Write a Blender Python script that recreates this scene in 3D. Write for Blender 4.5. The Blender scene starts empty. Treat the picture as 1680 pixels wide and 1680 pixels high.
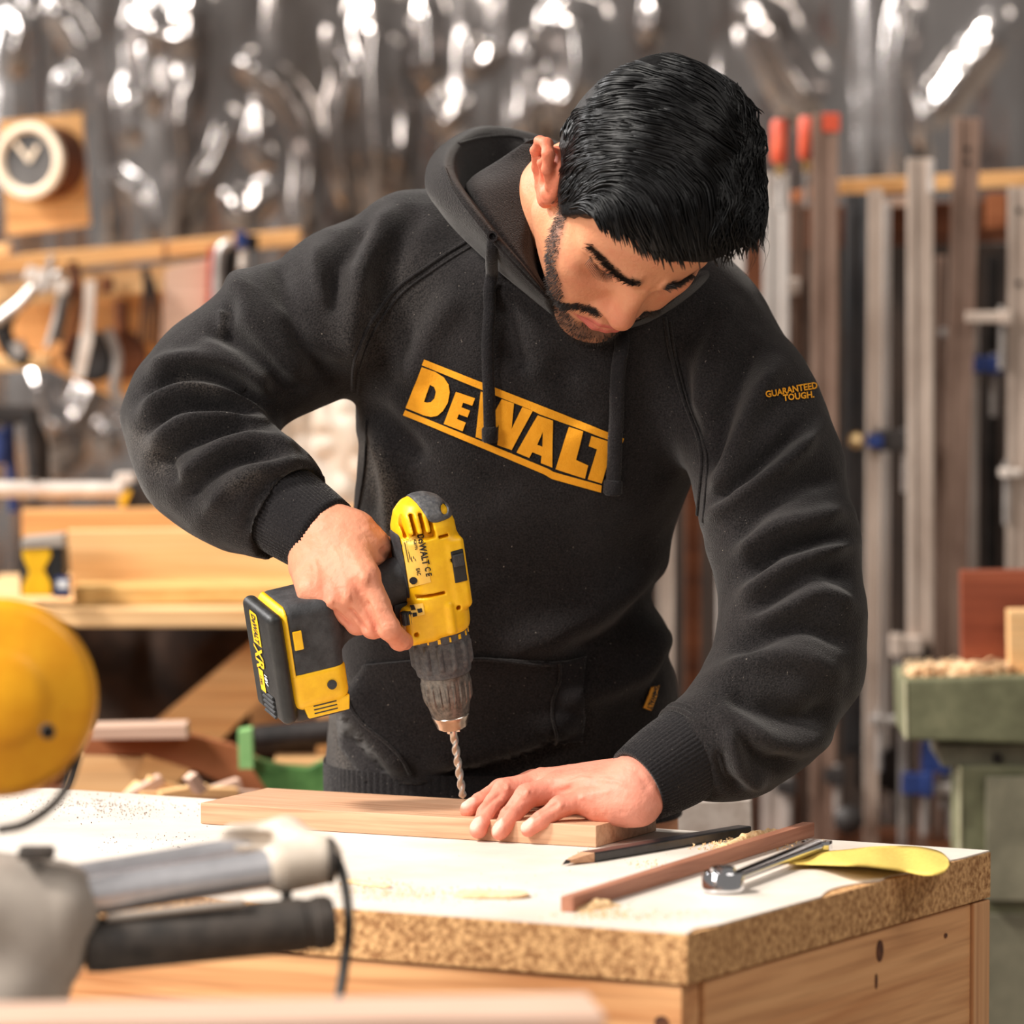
import bpy, bmesh, math, random
import numpy as np
from mathutils import Vector, Matrix
from mathutils.bvhtree import BVHTree
from mathutils.geometry import tessellate_polygon
random.seed(7); rng = np.random.default_rng(7)
scene = bpy.context.scene
COL = scene.collection
PI = math.pi

# ---------------------------------------------------------------- camera
FPX, PITCH, CAMZ = 10000.0, math.radians(4.1), 1.52
cam_d = bpy.data.cameras.new('camera'); cam = bpy.data.objects.new('camera', cam_d); COL.objects.link(cam)
cam_d.sensor_fit = 'HORIZONTAL'; cam_d.sensor_width = 36.0; cam_d.lens = 36.0*FPX/1680.0
cam.location = (0, 0, CAMZ); cam.rotation_euler = (PI/2-PITCH, 0, 0)
cam_d.clip_start = 0.1; cam_d.clip_end = 60
cam_d.dof.use_dof = True; cam_d.dof.focus_distance = 5.0; cam_d.dof.aperture_fstop = 5.0
scene.camera = cam

# ---------------------------------------------------------------- world, lamps, exposure
wd = bpy.data.worlds.new('world'); scene.world = wd; wd.use_nodes = True
wd.node_tree.nodes['Background'].inputs[0].default_value = (1.0, 0.94, 0.88, 1)
wd.node_tree.nodes['Background'].inputs[1].default_value = 0.27
def lamp(name, kind, loc, target, energy, color, size=None, size_y=None, angle=None):
    l = bpy.data.lights.new(name, kind); l.energy = energy; l.color = color
    if size: l.shape = 'RECTANGLE'; l.size = size; l.size_y = size_y or size
    if angle: l.angle = angle
    o = bpy.data.objects.new(name, l); COL.objects.link(o); o.location = loc
    d = Vector(target)-Vector(loc); o.rotation_euler = d.to_track_quat('-Z', 'Y').to_euler()
    return o
lamp('sun_through_skylight', 'SUN', (-4.5, 3.6, 6.2), (0, 5.1, 1.1), 5.0, (1.0, 0.95, 0.88), angle=math.radians(9))
lamp('window_daylight', 'AREA', (-3.2, 2.0, 3.0), (0, 5.6, 1.1), 175, (1.0, 0.97, 0.93), 1.2, 2.0)  # unseen area light added on the left: soft key and foil highlights
lamp('ceiling_strip_light', 'AREA', (1.8, 3.4, 3.3), (0.3, 5.6, 1.0), 30, (1.0, 0.93, 0.85), 1.6, .5)  # unseen area light added as weak fill from the right
lamp('back_window_daylight', 'AREA', (-2.6, 6.6, 3.0), (0, 5.1, 1.2), 115, (1.0, 0.98, 0.96), 1.2, .8)  # unseen area light added behind left to rim sleeves and hair
scene.view_settings.view_transform = 'Standard'; scene.view_settings.look = 'None'
scene.view_settings.gamma = 1; scene.view_settings.exposure = -0.2
scene.view_settings.use_curve_mapping = False

# ---------------------------------------------------------------- pixel <-> world
CP, SP = math.cos(PITCH), math.sin(PITCH)
def ray(u, v):
    xc, yc = (u-840.0)/FPX, -(v-840.0)/FPX
    return np.array([xc, CP+yc*SP, -SP+yc*CP])
def at(u, v, d):
    r = ray(u, v); return np.array([0, 0, CAMZ])+r*(d/r[1])
def onz(u, v, z):
    r = ray(u, v); return np.array([0, 0, CAMZ])+r*((z-CAMZ)/r[2])
def proj(P):
    P = np.asarray(P, float); q = P-np.array([0, 0, CAMZ])
    fw = q[..., 1]*CP-q[..., 2]*SP; up = q[..., 1]*SP+q[..., 2]*CP
    return np.stack([840+FPX*q[..., 0]/fw, 840-FPX*up/fw], -1)
def nrm(v): v = np.asarray(v, float); return v/np.linalg.norm(v)

# ---------------------------------------------------------------- materials
def hexc(r, g, b):            # sRGB 0-255 -> linear
    f = lambda c: (c/255/12.92) if c/255 <= .04045 else ((c/255+.055)/1.055)**2.4
    return (f(r), f(g), f(b), 1)
def new_mat(name):
    m = bpy.data.materials.new(name); m.use_nodes = True
    nt = m.node_tree; return m, nt, nt.nodes['Principled BSDF']
def setp(b, **k):
    names = dict(rough='Roughness', metal='Metallic', spec='Specular IOR Level', coat='Coat Weight', sheen='Sheen Weight',
                 sss='Subsurface Weight', trans='Transmission Weight', alpha='Alpha', sheenr='Sheen Roughness', aniso='Anisotropic', ior='IOR')
    for a, v in k.items(): b.inputs[names[a]].default_value = v
def nd(nt, t, **k):
    n = nt.nodes.new(t)
    for a, v in k.items(): setattr(n, a, v)
    return n
def mat(name, c1, c2=None, scale=8, rough=.6, metal=0, bump=0, bscale=None, stretch=(1, 1, 1), detail=6, spec=.5, lo=.35, hi=.65, c3=None, bdist=.002, **k):
    """two or three tone noise material in object coordinates with optional bump"""
    m, nt, b = new_mat(name); setp(b, rough=rough, metal=metal, spec=spec, **k)
    tc = nd(nt, 'ShaderNodeTexCoord'); mp = nd(nt, 'ShaderNodeMapping'); mp.inputs['Scale'].default_value = stretch
    nt.links.new(tc.outputs['Object'], mp.inputs[0])
    if c2 is None: b.inputs['Base Color'].default_value = c1
    else:
        nz = nd(nt, 'ShaderNodeTexNoise'); nz.inputs['Scale'].default_value = scale; nz.inputs['Detail'].default_value = detail
        nz.inputs['Roughness'].default_value = .65
        nt.links.new(mp.outputs[0], nz.inputs['Vector'])
        cr = nd(nt, 'ShaderNodeValToRGB'); cr.color_ramp.elements[0].position = lo; cr.color_ramp.elements[1].position = hi
        cr.color_ramp.elements[0].color = c1; cr.color_ramp.elements[1].color = c2
        if c3: e = cr.color_ramp.elements.new((lo+hi)/2); e.color = c3
        nt.links.new(nz.outputs['Fac'], cr.inputs[0]); nt.links.new(cr.outputs[0], b.inputs['Base Color'])
    if bump:
        n2 = nd(nt, 'ShaderNodeTexNoise'); n2.inputs['Scale'].default_value = bscale or scale*3; n2.inputs['Detail'].default_value = 5
        nt.links.new(mp.outputs[0], n2.inputs['Vector'])
        bp = nd(nt, 'ShaderNodeBump'); bp.inputs['Strength'].default_value = bump; bp.inputs['Distance'].default_value = bdist
        nt.links.new(n2.outputs['Fac'], bp.inputs['Height']); nt.links.new(bp.outputs[0], b.inputs['Normal'])
    return m
def wood(name, c1, c2, axis=0, scale=1.0, rough=.6, knots=0.0, bump=.25, c_dark=None):
    """long grain along the given object axis"""
    m, nt, b = new_mat(name); setp(b, rough=rough, spec=.3)
    tc = nd(nt, 'ShaderNodeTexCoord'); mp = nd(nt, 'ShaderNodeMapping')
    s = [26*scale]*3; s[axis] = 1.6*scale; mp.inputs['Scale'].default_value = s
    nt.links.new(tc.outputs['Object'], mp.inputs[0])
    nz = nd(nt, 'ShaderNodeTexNoise'); nz.inputs['Scale'].default_value = 1.3; nz.inputs['Detail'].default_value = 7; nz.inputs['Distortion'].default_value = 1.2
    nt.links.new(mp.outputs[0], nz.inputs['Vector'])
    cr = nd(nt, 'ShaderNodeValToRGB'); cr.color_ramp.elements[0].position = .3; cr.color_ramp.elements[1].position = .68
    cr.color_ramp.elements[0].color = c1; cr.color_ramp.elements[1].color = c2
    nt.links.new(nz.outputs['Fac'], cr.inputs[0])
    mp2 = nd(nt, 'ShaderNodeMapping'); s2 = [170*scale]*3; s2[axis] = 6*scale; mp2.inputs['Scale'].default_value = s2
    nt.links.new(tc.outputs['Object'], mp2.inputs[0])
    n2 = nd(nt, 'ShaderNodeTexNoise'); n2.inputs['Scale'].default_value = 1.0; n2.inputs['Detail'].default_value = 4
    nt.links.new(mp2.outputs[0], n2.inputs['Vector'])
    mx = nd(nt, 'ShaderNodeMix', data_type='RGBA', blend_type='MULTIPLY'); mx.inputs[0].default_value = .55
    cr2 = nd(nt, 'ShaderNodeValToRGB'); cr2.color_ramp.elements[0].color = (.55, .45, .38, 1); cr2.color_ramp.elements[0].position = .3
    cr2.color_ramp.elements[1].color = (1, 1, 1, 1); cr2.color_ramp.elements[1].position = .55
    nt.links.new(n2.outputs['Fac'], cr2.inputs[0])
    nt.links.new(cr.outputs[0], mx.inputs[6]); nt.links.new(cr2.outputs[0], mx.inputs[7])
    nt.links.new(mx.outputs[2], b.inputs['Base Color'])
    bp = nd(nt, 'ShaderNodeBump'); bp.inputs['Strength'].default_value = bump; bp.inputs['Distance'].default_value = .001
    nt.links.new(n2.outputs['Fac'], bp.inputs['Height']); nt.links.new(bp.outputs[0], b.inputs['Normal'])
    return m
def plain(name, c, **k): return mat(name, c, None, **k)

# ---------------------------------------------------------------- object helpers
def link(name, me, m=None, parent=None, smooth=False):
    o = bpy.data.objects.new(name, me); COL.objects.link(o)
    if m: me.materials.append(m)
    if smooth: me.polygons.foreach_set('use_smooth', [True]*len(me.polygons))
    if parent is not None: o.parent = parent
    return o
def world_loc(o):
    l = Vector(o.location)
    while o.parent: o = o.parent; l += Vector(o.location)
    return l
def mesh(name, V, F, m=None, parent=None, smooth=False, center=True):
    """mesh given in world coordinates; origin moved to its centre, parent's (translation only) location removed"""
    V = np.asarray(V, float); c = (V.min(0)+V.max(0))/2 if center else np.zeros(3)
    me = bpy.data.meshes.new(name)
    me.from_pydata([tuple(x) for x in (V-c)], [], [tuple(int(i) for i in f) for f in F]); me.update()
    o = link(name, me, m, parent, smooth)
    o.location = Vector(c)-(world_loc(parent) if parent is not None else Vector((0, 0, 0)))
    return o
def mesh_np(name, V, Q, m=None, parent=None, smooth=True):
    """fast path: V (n,3), Q (k,3|4) index array"""
    V = np.asarray(V, np.float64); c = (V.min(0)+V.max(0))/2
    me = bpy.data.meshes.new(name); n, k = len(V), Q.shape[1]
    me.vertices.add(n); me.vertices.foreach_set('co', (V-c).astype(np.float32).ravel())
    me.loops.add(Q.size); me.loops.foreach_set('vertex_index', Q.astype(np.int32).ravel())
    me.polygons.add(len(Q)); me.polygons.foreach_set('loop_start', np.arange(0, Q.size, k, dtype=np.int32))
    me.polygons.foreach_set('loop_total', np.full(len(Q), k, np.int32))
    me.update(calc_edges=True); me.validate()
    o = link(name, me, m, parent, smooth)
    o.location = Vector(c)-(world_loc(parent) if parent is not None else Vector((0, 0, 0)))
    return o
def thing(name, loc, label, cat, group=None):
    o = bpy.data.objects.new(name, None); COL.objects.link(o); o.location = Vector(loc); o.empty_display_size = .05
    return tag(o, label, cat, group)
def tag(o, label, cat=None, group=None, kind=None):
    o['label'] = label
    if cat: o['category'] = cat
    if group: o['group'] = group
    if kind: o['kind'] = kind
    return o
def structure(o): o['kind'] = 'structure'; return o

class MB:
    """collects shapes in world coordinates into one mesh"""
    def __init__(s): s.V = []; s.F = []
    def add(s, V, F):
        n = len(s.V); s.V += [tuple(float(c) for c in v) for v in V]; s.F += [tuple(i+n for i in f) for f in F]; return s
    def box(s, c, ax, h, bevel=0):
        """centre, 3 axes (rows, unit), half sizes"""
        bm = bmesh.new(); bmesh.ops.create_cube(bm, size=2)
        for v in bm.verts: v.co = Vector((v.co.x*h[0], v.co.y*h[1], v.co.z*h[2]))
        if bevel: bmesh.ops.bevel(bm, geom=list(bm.edges), offset=bevel, segments=2, affect='EDGES', profile=.6)
        bm.verts.index_update(); A = np.array(ax, float); c = np.asarray(c, float)
        V = [c+v.co.x*A[0]+v.co.y*A[1]+v.co.z*A[2] for v in bm.verts]; F = [[v.index for v in f.verts] for f in bm.faces]
        if np.linalg.det(A) < 0: F = [f[::-1] for f in F]
        bm.free(); return s.add(V, F)
    def tube(s, pts, r, n=12, cap=True, flat=1.0, up=None):
        """polyline tube, r scalar or list; flat scales second axis"""
        P = np.array(pts, float); k = len(P); R = np.full(k, r) if np.isscalar(r) else np.array(r, float)
        T = np.gradient(P, axis=0); T /= np.linalg.norm(T, axis=1)[:, None]+1e-12
        u = np.array(up, float) if up is not None else (np.array([0, 0, 1.]) if abs(T[0][2]) < .9 else np.array([1., 0, 0]))
        V = []; F = []
        for i in range(k):
            u = u-T[i]*(u@T[i]); u = u/np.linalg.norm(u); w = np.cross(T[i], u)
            for j in range(n):
                a = 2*PI*j/n; V.append(P[i]+R[i]*(math.cos(a)*u*flat+math.sin(a)*w))
        for i in range(k-1):
            for j in range(n):
                j2 = (j+1) % n; F.append((i*n+j, i*n+j2, (i+1)*n+j2, (i+1)*n+j))
        if cap: F.append(tuple(range(n))[::-1]); F.append(tuple((k-1)*n+j for j in range(n)))
        return s.add(V, F)
    def lathe(s, o, axis, prof, n=32, xdir=None, cap=True):
        """profile [(t along axis, radius)]"""
        a = nrm(axis); x = np.array(xdir, float) if xdir is not None else (np.array([1., 0, 0]) if abs(a[0]) < .8 else np.array([0, 0, 1.]))
        x = nrm(x-a*(x@a)); y = np.cross(a, x); o = np.asarray(o, float); V = []; F = []
        for t, r in prof:
            for j in range(n):
                th = 2*PI*j/n; V.append(o+a*t+r*(math.cos(th)*x+math.sin(th)*y))
        for i in range(len(prof)-1):
            for j in range(n):
                j2 = (j+1) % n; F.append((i*n+j, i*n+j2, (i+1)*n+j2, (i+1)*n+j))
        if cap: F.append(tuple(range(n))[::-1]); F.append(tuple((len(prof)-1)*n+j for j in range(n)))
        return s.add(V, F)
    def prism(s, poly, o, ex, ey, ez, t0, t1, bevel=0):
        """2D polygon (x,y) in plane (ex,ey) at o, extruded along ez from t0 to t1"""
        o = np.asarray(o, float); ex, ey, ez = [np.asarray(e, float) for e in (ex, ey, ez)]
        bm = bmesh.new(); lo = [bm.verts.new((p[0], p[1], t0)) for p in poly]; f = bm.faces.new(lo)
        r = bmesh.ops.extrude_face_region(bm, geom=[f]); 
        for v in r['geom']:
            if isinstance(v, bmesh.types.BMVert): v.co.z = t1
        bmesh.ops.recalc_face_normals(bm, faces=bm.faces)
        if bevel: bmesh.ops.bevel(bm, geom=[e for e in bm.edges], offset=bevel, segments=2, affect='EDGES', profile=.6, clamp_overlap=True)
        bm.verts.index_update()
        V = [o+v.co.x*ex+v.co.y*ey+v.co.z*ez for v in bm.verts]; F = [[v.index for v in q.verts] for q in bm.faces]
        if np.dot(np.cross(ex, ey), ez) < 0: F = [q[::-1] for q in F]
        bm.free(); return s.add(V, F)
    def build(s, name, m, parent=None, smooth=False):
        o = mesh(name, s.V, s.F, m, parent, smooth)
        if smooth:
            o.data.set_sharp_from_angle(angle=math.radians(40))
        return o
def crs(P, n):
    """Catmull-Rom resample of control points (k,d) to n points, even in parameter"""
    P = np.asarray(P, float); k = len(P)
    if k == 2: t = np.linspace(0, 1, n)[:, None]; return P[0]*(1-t)+P[1]*t
    E = np.vstack([2*P[0]-P[1], P, 2*P[-1]-P[-2]]); out = []
    for s in np.linspace(0, k-1, n):
        i = min(int(s), k-2); t = s-i; a, b, c, d = E[i], E[i+1], E[i+2], E[i+3]
        out.append(.5*((2*b)+(c-a)*t+(2*a-5*b+4*c-d)*t*t+(3*b-a-3*c+d)*t**3))
    return np.array(out)
def even(P, n):
    """dense Catmull-Rom then resample to equal arc length"""
    D = crs(P, max(200, n*4)); s = np.r_[0, np.cumsum(np.linalg.norm(np.diff(D, axis=0), axis=1))]
    q = np.linspace(0, s[-1], n); return np.stack([np.interp(q, s, D[:, i]) for i in range(D.shape[1])], 1)
XA, YA, ZA = np.eye(3)
def qbox(name, c, h, m, parent=None, ax=None, bevel=.001):
    b = MB(); b.box(c, np.eye(3) if ax is None else ax, h, bevel); return b.build(name, m, parent)
# ================================================================ setting
M = {}
M['concrete'] = mat('concrete_floor', hexc(120, 108, 98), hexc(150, 138, 126), 6, rough=.9, bump=.2)
M['foil'] = None
fl = MB(); fl.box((0, 5.5, -.05), np.eye(3), (4, 4.5, .05)); structure(fl.build('floor', M['concrete']))

# ================================================================ workbench
TZ = .90
TA, TB, TD = onz(1128, 1531, TZ), onz(1626, 1395, TZ), onz(117, 1302, TZ)
e_s = nrm(TB-TA)                       # along the right side, away from camera
e_f = np.array([-e_s[1], e_s[0], 0])   # along the front, towards the left
e_s3 = np.array([e_s[0], e_s[1], 0])
LS = np.linalg.norm(TB-TA); LF = 1.25
M['laminate'] = mat('white_laminate', hexc(206, 191, 176), hexc(230, 220, 209), 5, rough=.55, lo=.3, hi=.6, detail=9, bump=.12, bscale=60, spec=.3)
M['chipboard'] = mat('chipboard', hexc(148, 102, 64), hexc(226, 178, 124), 210, rough=.9, bump=.8, bscale=260, lo=.36, hi=.62, detail=4, bdist=.003, spec=.2)
M['pine'] = wood('pine', hexc(198, 134, 84), hexc(236, 182, 128), axis=0, scale=.8)
M['pine_y'] = wood('pine_end', hexc(190, 132, 88), hexc(222, 172, 124), axis=2, scale=.8)
M['knot'] = mat('knot', hexc(58, 30, 16), hexc(110, 62, 34), 90, rough=.8)
def frame_obj(name, V, F, m, parent, X, Y, smooth=False):
    """mesh whose object axes follow X, Y (unit vectors) so that grain follows the board"""
    X = nrm(X); Y = nrm(np.asarray(Y)-X*(np.asarray(Y)@X)); Z = np.cross(X, Y); R = np.stack([X, Y, Z], 1)
    V = np.asarray(V, float); c = (V.min(0)+V.max(0))/2; L = (V-c)@R
    me = bpy.data.meshes.new(name); me.from_pydata([tuple(v) for v in L], [], [tuple(f) for f in F]); me.update()
    o = link(name, me, m, parent, smooth)
    o.rotation_euler = Matrix(R.tolist()).to_euler()
    o.location = Vector(c)-(world_loc(parent) if parent is not None else Vector((0, 0, 0)))
    if smooth: me.set_sharp_from_angle(angle=math.radians(40))
    return o
def plank(name, o, X, Y, L, W, T, m, parent=None, bevel=.0015, jit=0):
    """board: corner o, length L along X, width W along Y, thickness T along X x Y"""
    X = nrm(X); Y = nrm(Y); Z = np.cross(X, Y); b = MB()
    b.box(np.asarray(o)+X*L/2+Y*W/2+Z*T/2, [X, Y, Z], (L/2, W/2, T/2), bevel)
    return frame_obj(name, b.V, b.F, m, parent, X, Y)
A0 = np.array([TA[0], TA[1], 0.])
bench = thing('workbench', A0+e_f*.4+e_s3*.25, 'chunky workbench with white laminated chipboard top and pine apron boards', 'workbench')
TT = .038
top_c = MB(); top_c.box(A0+e_f*LF/2+e_s3*LS/2+ZA*(TZ-.0012-(TT-.0012)/2), [e_f, e_s3, ZA], (LF/2, LS/2, (TT-.0012)/2), .0012)
frame_obj('chipboard_core', top_c.V, top_c.F, M['chipboard'], bench, e_f, e_s3)
# laminate sheet with a chewed right edge
lam = []; nE = 60
for i in range(nE+1):
    t = i/nE; ch = .0012+.006*max(0, math.sin(t*9+1.2))*max(0, math.sin(t*31))**2
    if .42 < t < .62: ch += .012*math.sin((t-.42)/.2*PI)
    lam.append((ch, LS*t))
poly = [(p[0], min(max(p[1], .001), LS-.001)) for p in lam]+[(LF-.001, LS-.001), (LF-.001, .001)]
b = MB(); b.prism(poly, A0+ZA*TZ, e_f, e_s3, ZA, -.0012, 0)
frame_obj('laminate_sheet', b.V, b.F, M['laminate'], bench, e_f, e_s3)
AH = .12; AT = .028; zt = TZ-TT-.0015
def apron(name, o, X, L, T, m, h=AH): return plank(name, o+ZA*(zt-h), X, ZA, L, h, T, m, bench)
f0 = A0+e_s3*.004; apron('front_apron', f0+e_f*.002+e_s3*AT*0+e_s3*0, e_f, LF-.01, AT, M['pine'], .125) if False else None
bb = MB(); bb.box(A0+e_f*(LF/2+.002)+e_s3*(.003+AT/2)+ZA*(zt-.075), [e_f, ZA, e_s3], (LF/2-.004, .075, AT/2), .0015)
frame_obj('front_apron', bb.V, bb.F, M['pine'], bench, e_f, ZA)
bb = MB(); bb.box(A0+e_f*(.003+AT/2)+e_s3*(AT+.004+(LS-AT-.035)/2)+ZA*(zt-.07), [e_s3, ZA, e_f], ((LS-AT-.038)/2, .07, AT/2), .0015)
frame_obj('side_apron', bb.V, bb.F, M['pine'], bench, e_s3, ZA)
bb = MB(); bb.box(A0+e_f*.018+e_s3*(LS-.0165)+ZA*(zt-.072), [e_f, e_s3, ZA], (.018, .0155, .072), .0015)
frame_obj('corner_post', bb.V, bb.F, M['pine_y'], bench, e_f, e_s3)
for (a, s_) in ((.05, .06), (.05, LS-.07), (LF-.06, .06), (LF-.06, LS-.07)):
    bb = MB(); bb.box(A0+e_f*a+e_s3*s_+ZA*((zt-.02)/2), [e_f, e_s3, ZA], (.028, .028, (zt-.02)/2), .002)
    frame_obj('leg', bb.V, bb.F, M['pine_y'], bench, e_f, e_s3)
# knots in the side apron and the front apron: shallow dark discs set in the face
def knot(p, n, x, r1, r2, par=bench):
    b = MB(); y = np.cross(n, x); pr = [(math.cos(a)*r1, math.sin(a)*r2) for a in np.linspace(0, 2*PI, 18, endpoint=False)]
    b.prism(pr, p, x, y, n, -.001, .0006); b.build('knot', M['knot'], par)
def on_side(u, v):
    r = ray(u, v); o = np.array([0, 0, CAMZ]); n = -e_f; p0 = A0+e_f*.003
    return o+r*(((p0-o)@n)/(r@n))
def on_front(u, v):
    r = ray(u, v); o = np.array([0, 0, CAMZ]); n = -e_s3; p0 = A0+e_s3*.003
    return o+r*(((p0-o)@n)/(r@n))
knot(on_side(1443, 1560), -e_f, e_s3, .0062, .0085); knot(on_side(1437, 1610), -e_f, e_s3, .0022, .006); knot(on_side(1551, 1535), -e_f, e_s3, .003, .002)
knot(on_front(1086, 1678), -e_s3, -e_f, .006, .005)

# ================================================================ board being drilled
BT = .0175
bA, bB, bC = onz(329, 1352, TZ), onz(978, 1391, TZ), onz(1078, 1369, TZ)
bx = nrm(bB-bA); by = np.array([-bx[1], bx[0], 0]); BL = np.linalg.norm(bB-bA); BW = .118
M['beech'] = wood('beech', hexc(198, 148, 114), hexc(216, 172, 138), axis=0, scale=1.4, rough=.5)
brd = plank('pale_board', bA+ZA*.0003, bx, by, BL, BW, BT, M['beech'], None, bevel=.0008)
tag(brd, 'pale planed beech board being drilled, pinned under the left hand', 'board')
BZ = TZ+BT
# ================================================================ signed distance field modelling
def smin(a, b, k):
    h = np.clip(.5+.5*(b-a)/k, 0, 1); return b*(1-h)+a*h-k*h*(1-h)
def smax(a, b, k): return -smin(-a, -b, k)
def d_caps(p, a, b, ra, rb):
    a = np.asarray(a, float); ab = np.asarray(b, float)-a
    t = np.clip(((p-a)@ab)/(ab@ab), 0, 1); return np.linalg.norm(p-a-t[:, None]*ab, axis=1)-(ra+t*(rb-ra))
def d_ell(p, c, r, R=None):
    q = p-np.asarray(c, float)
    if R is not None: q = q@R
    r = np.asarray(r, float); k0 = np.linalg.norm(q/r, axis=1); k1 = np.linalg.norm(q/(r*r), axis=1)
    return k0*(k0-1)/(k1+1e-9)
def d_chain(p, pts, k=.006):
    """pts: (x,y,z,r) rows, tapered capsules smoothly joined"""
    d = None
    for a, b in zip(pts[:-1], pts[1:]):
        e = d_caps(p, a[:3], b[:3], a[3], b[3]); d = e if d is None else smin(d, e, k)
    return d
def sdf_mesh(f, lo, hi, h, B=5, newton=2):
    lo = np.asarray(lo, float); nb = np.ceil((np.asarray(hi)-lo)/h/B).astype(int); n = nb*B+1
    def ev(P):
        out = np.empty(len(P), np.float64)
        for i in range(0, len(P), 200000): out[i:i+200000] = f(P[i:i+200000])
        return out
    g = np.stack(np.meshgrid(*[np.arange(k) for k in nb], indexing='ij'), -1).reshape(-1, 3)
    dc = ev(lo+(g+.5)*B*h); R = B*h*.87
    D = np.empty(n, np.float32)
    Dc = dc.reshape(nb); big = np.repeat(np.repeat(np.repeat(Dc, B, 0), B, 1), B, 2)
    D[:-1, :-1, :-1] = big; D[-1] = 1; D[:, -1] = 1; D[:, :, -1] = 1
    keep = g[np.abs(dc) < R*1.25+h]
    l = np.stack(np.meshgrid(*[np.arange(B+1)]*3, indexing='ij'), -1).reshape(-1, 3)
    for i in range(0, len(keep), 900):
        I = (keep[i:i+900, None, :]*B+l[None]).reshape(-1, 3); D[I[:, 0], I[:, 1], I[:, 2]] = ev(lo+I*h)
    S = D < 0
    c = S[:-1, :-1, :-1].astype(np.int8)
    corners = [(i, j, k) for i in (0, 1) for j in (0, 1) for k in (0, 1)]
    sm = sum(S[i:n[0]-1+i, j:n[1]-1+j, k:n[2]-1+k].astype(np.int8) for i, j, k in corners)
    act = np.argwhere((sm > 0) & (sm < 8)); idx = -np.ones(sm.shape, np.int64); idx[tuple(act.T)] = np.arange(len(act))
    acc = np.zeros((len(act), 3)); cnt = np.zeros(len(act))
    val = {cn: D[act[:, 0]+cn[0], act[:, 1]+cn[1], act[:, 2]+cn[2]].astype(float) for cn in corners}
    for a in corners:
        for ax in range(3):
            if a[ax] == 0:
                b = list(a); b[ax] = 1; b = tuple(b); va, vb = val[a], val[b]; m = (va < 0) != (vb < 0)
                t = np.where(m, va/np.where(m, va-vb, 1), 0); P = np.tile(np.array(a, float), (len(act), 1)); P[:, ax] = t
                acc[m] += P[m]; cnt[m] += 1
    V = lo+(act+acc/cnt[:, None])*h
    Q = []
    for ax in range(3):
        a1, a2 = (ax+1) % 3, (ax+2) % 3
        s0 = [slice(None)]*3; s1 = [slice(None)]*3; s0[ax] = slice(0, -1); s1[ax] = slice(1, None)
        X = S[tuple(s0)] != S[tuple(s1)]; e = np.argwhere(X)
        e = e[(e[:, a1] > 0) & (e[:, a2] > 0) & (e[:, a1] < n[a1]-1) & (e[:, a2] < n[a2]-1)]
        ins = S[tuple(e.T)]
        def cell(o1, o2):
            q = e.copy(); q[:, a1] -= o1; q[:, a2] -= o2; return idx[tuple(q.T)]
        q = np.stack([cell(1, 1), cell(0, 1), cell(0, 0), cell(1, 0)], 1)
        q[~ins] = q[~ins][:, ::-1]; Q.append(q)
    Q = np.vstack(Q); Q = Q[(Q >= 0).all(1)]
    def grad(P, e=h*.5):
        G = np.zeros_like(P)
        for s in ((1, -1, -1), (-1, -1, 1), (-1, 1, -1), (1, 1, 1)):
            s = np.array(s, float); G += s*ev(P+s*e)[:, None]
        return G/(4*e)
    for _ in range(newton):
        d = ev(V); G = grad(V); g2 = (G*G).sum(1)+1e-6
        st = np.clip(d/g2, -h/np.sqrt(g2), h/np.sqrt(g2)); V = V-G*st[:, None]
    return V, Q
def vnormals(V, Q):
    a, b, c, d = V[Q[:, 0]], V[Q[:, 1]], V[Q[:, 2]], V[Q[:, 3]]
    fn = np.cross(c-a, d-b); N = np.zeros_like(V)
    for k in range(4):
        for j in range(3): N[:, j] += np.bincount(Q[:, k], fn[:, j], len(V))
    return N/(np.linalg.norm(N, axis=1)[:, None]+1e-12)
def smooth_mesh(V, Q, it=1, w=.5, mask=None):
    E = np.vstack([Q[:, [0, 1]], Q[:, [1, 2]], Q[:, [2, 3]], Q[:, [3, 0]]])
    deg = np.bincount(E[:, 0], minlength=len(V))+np.bincount(E[:, 1], minlength=len(V))
    for _ in range(it):
        A = np.zeros_like(V)
        for j in range(3): A[:, j] = np.bincount(E[:, 0], V[E[:, 1], j], len(V))+np.bincount(E[:, 1], V[E[:, 0], j], len(V))
        A /= np.maximum(deg, 1)[:, None]; ww = w if mask is None else (w*mask)[:, None]; V = V*(1-ww)+A*ww
    return V
def pl_dist(P2, poly):
    """distance (and parameter 0..1) of 2D/3D points to a polyline"""
    poly = np.asarray(poly, float); best = np.full(len(P2), 1e9); tt = np.zeros(len(P2)); L = np.r_[0, np.cumsum(np.linalg.norm(np.diff(poly, axis=0), axis=1))]
    for i in range(len(poly)-1):
        a = poly[i]; ab = poly[i+1]-a; t = np.clip(((P2-a)@ab)/(ab@ab+1e-12), 0, 1); d = np.linalg.norm(P2-a-t[:, None]*ab, axis=1)
        m = d < best; best[m] = d[m]; tt[m] = ((L[i]+t*(L[i+1]-L[i]))/L[-1])[m]
    return best, tt
def set_color(o, name, C):
    at_ = o.data.color_attributes.new(name, 'FLOAT_COLOR', 'POINT'); at_.data.foreach_set('color', np.c_[C, np.ones(len(C))].astype(np.float32).ravel())
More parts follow.
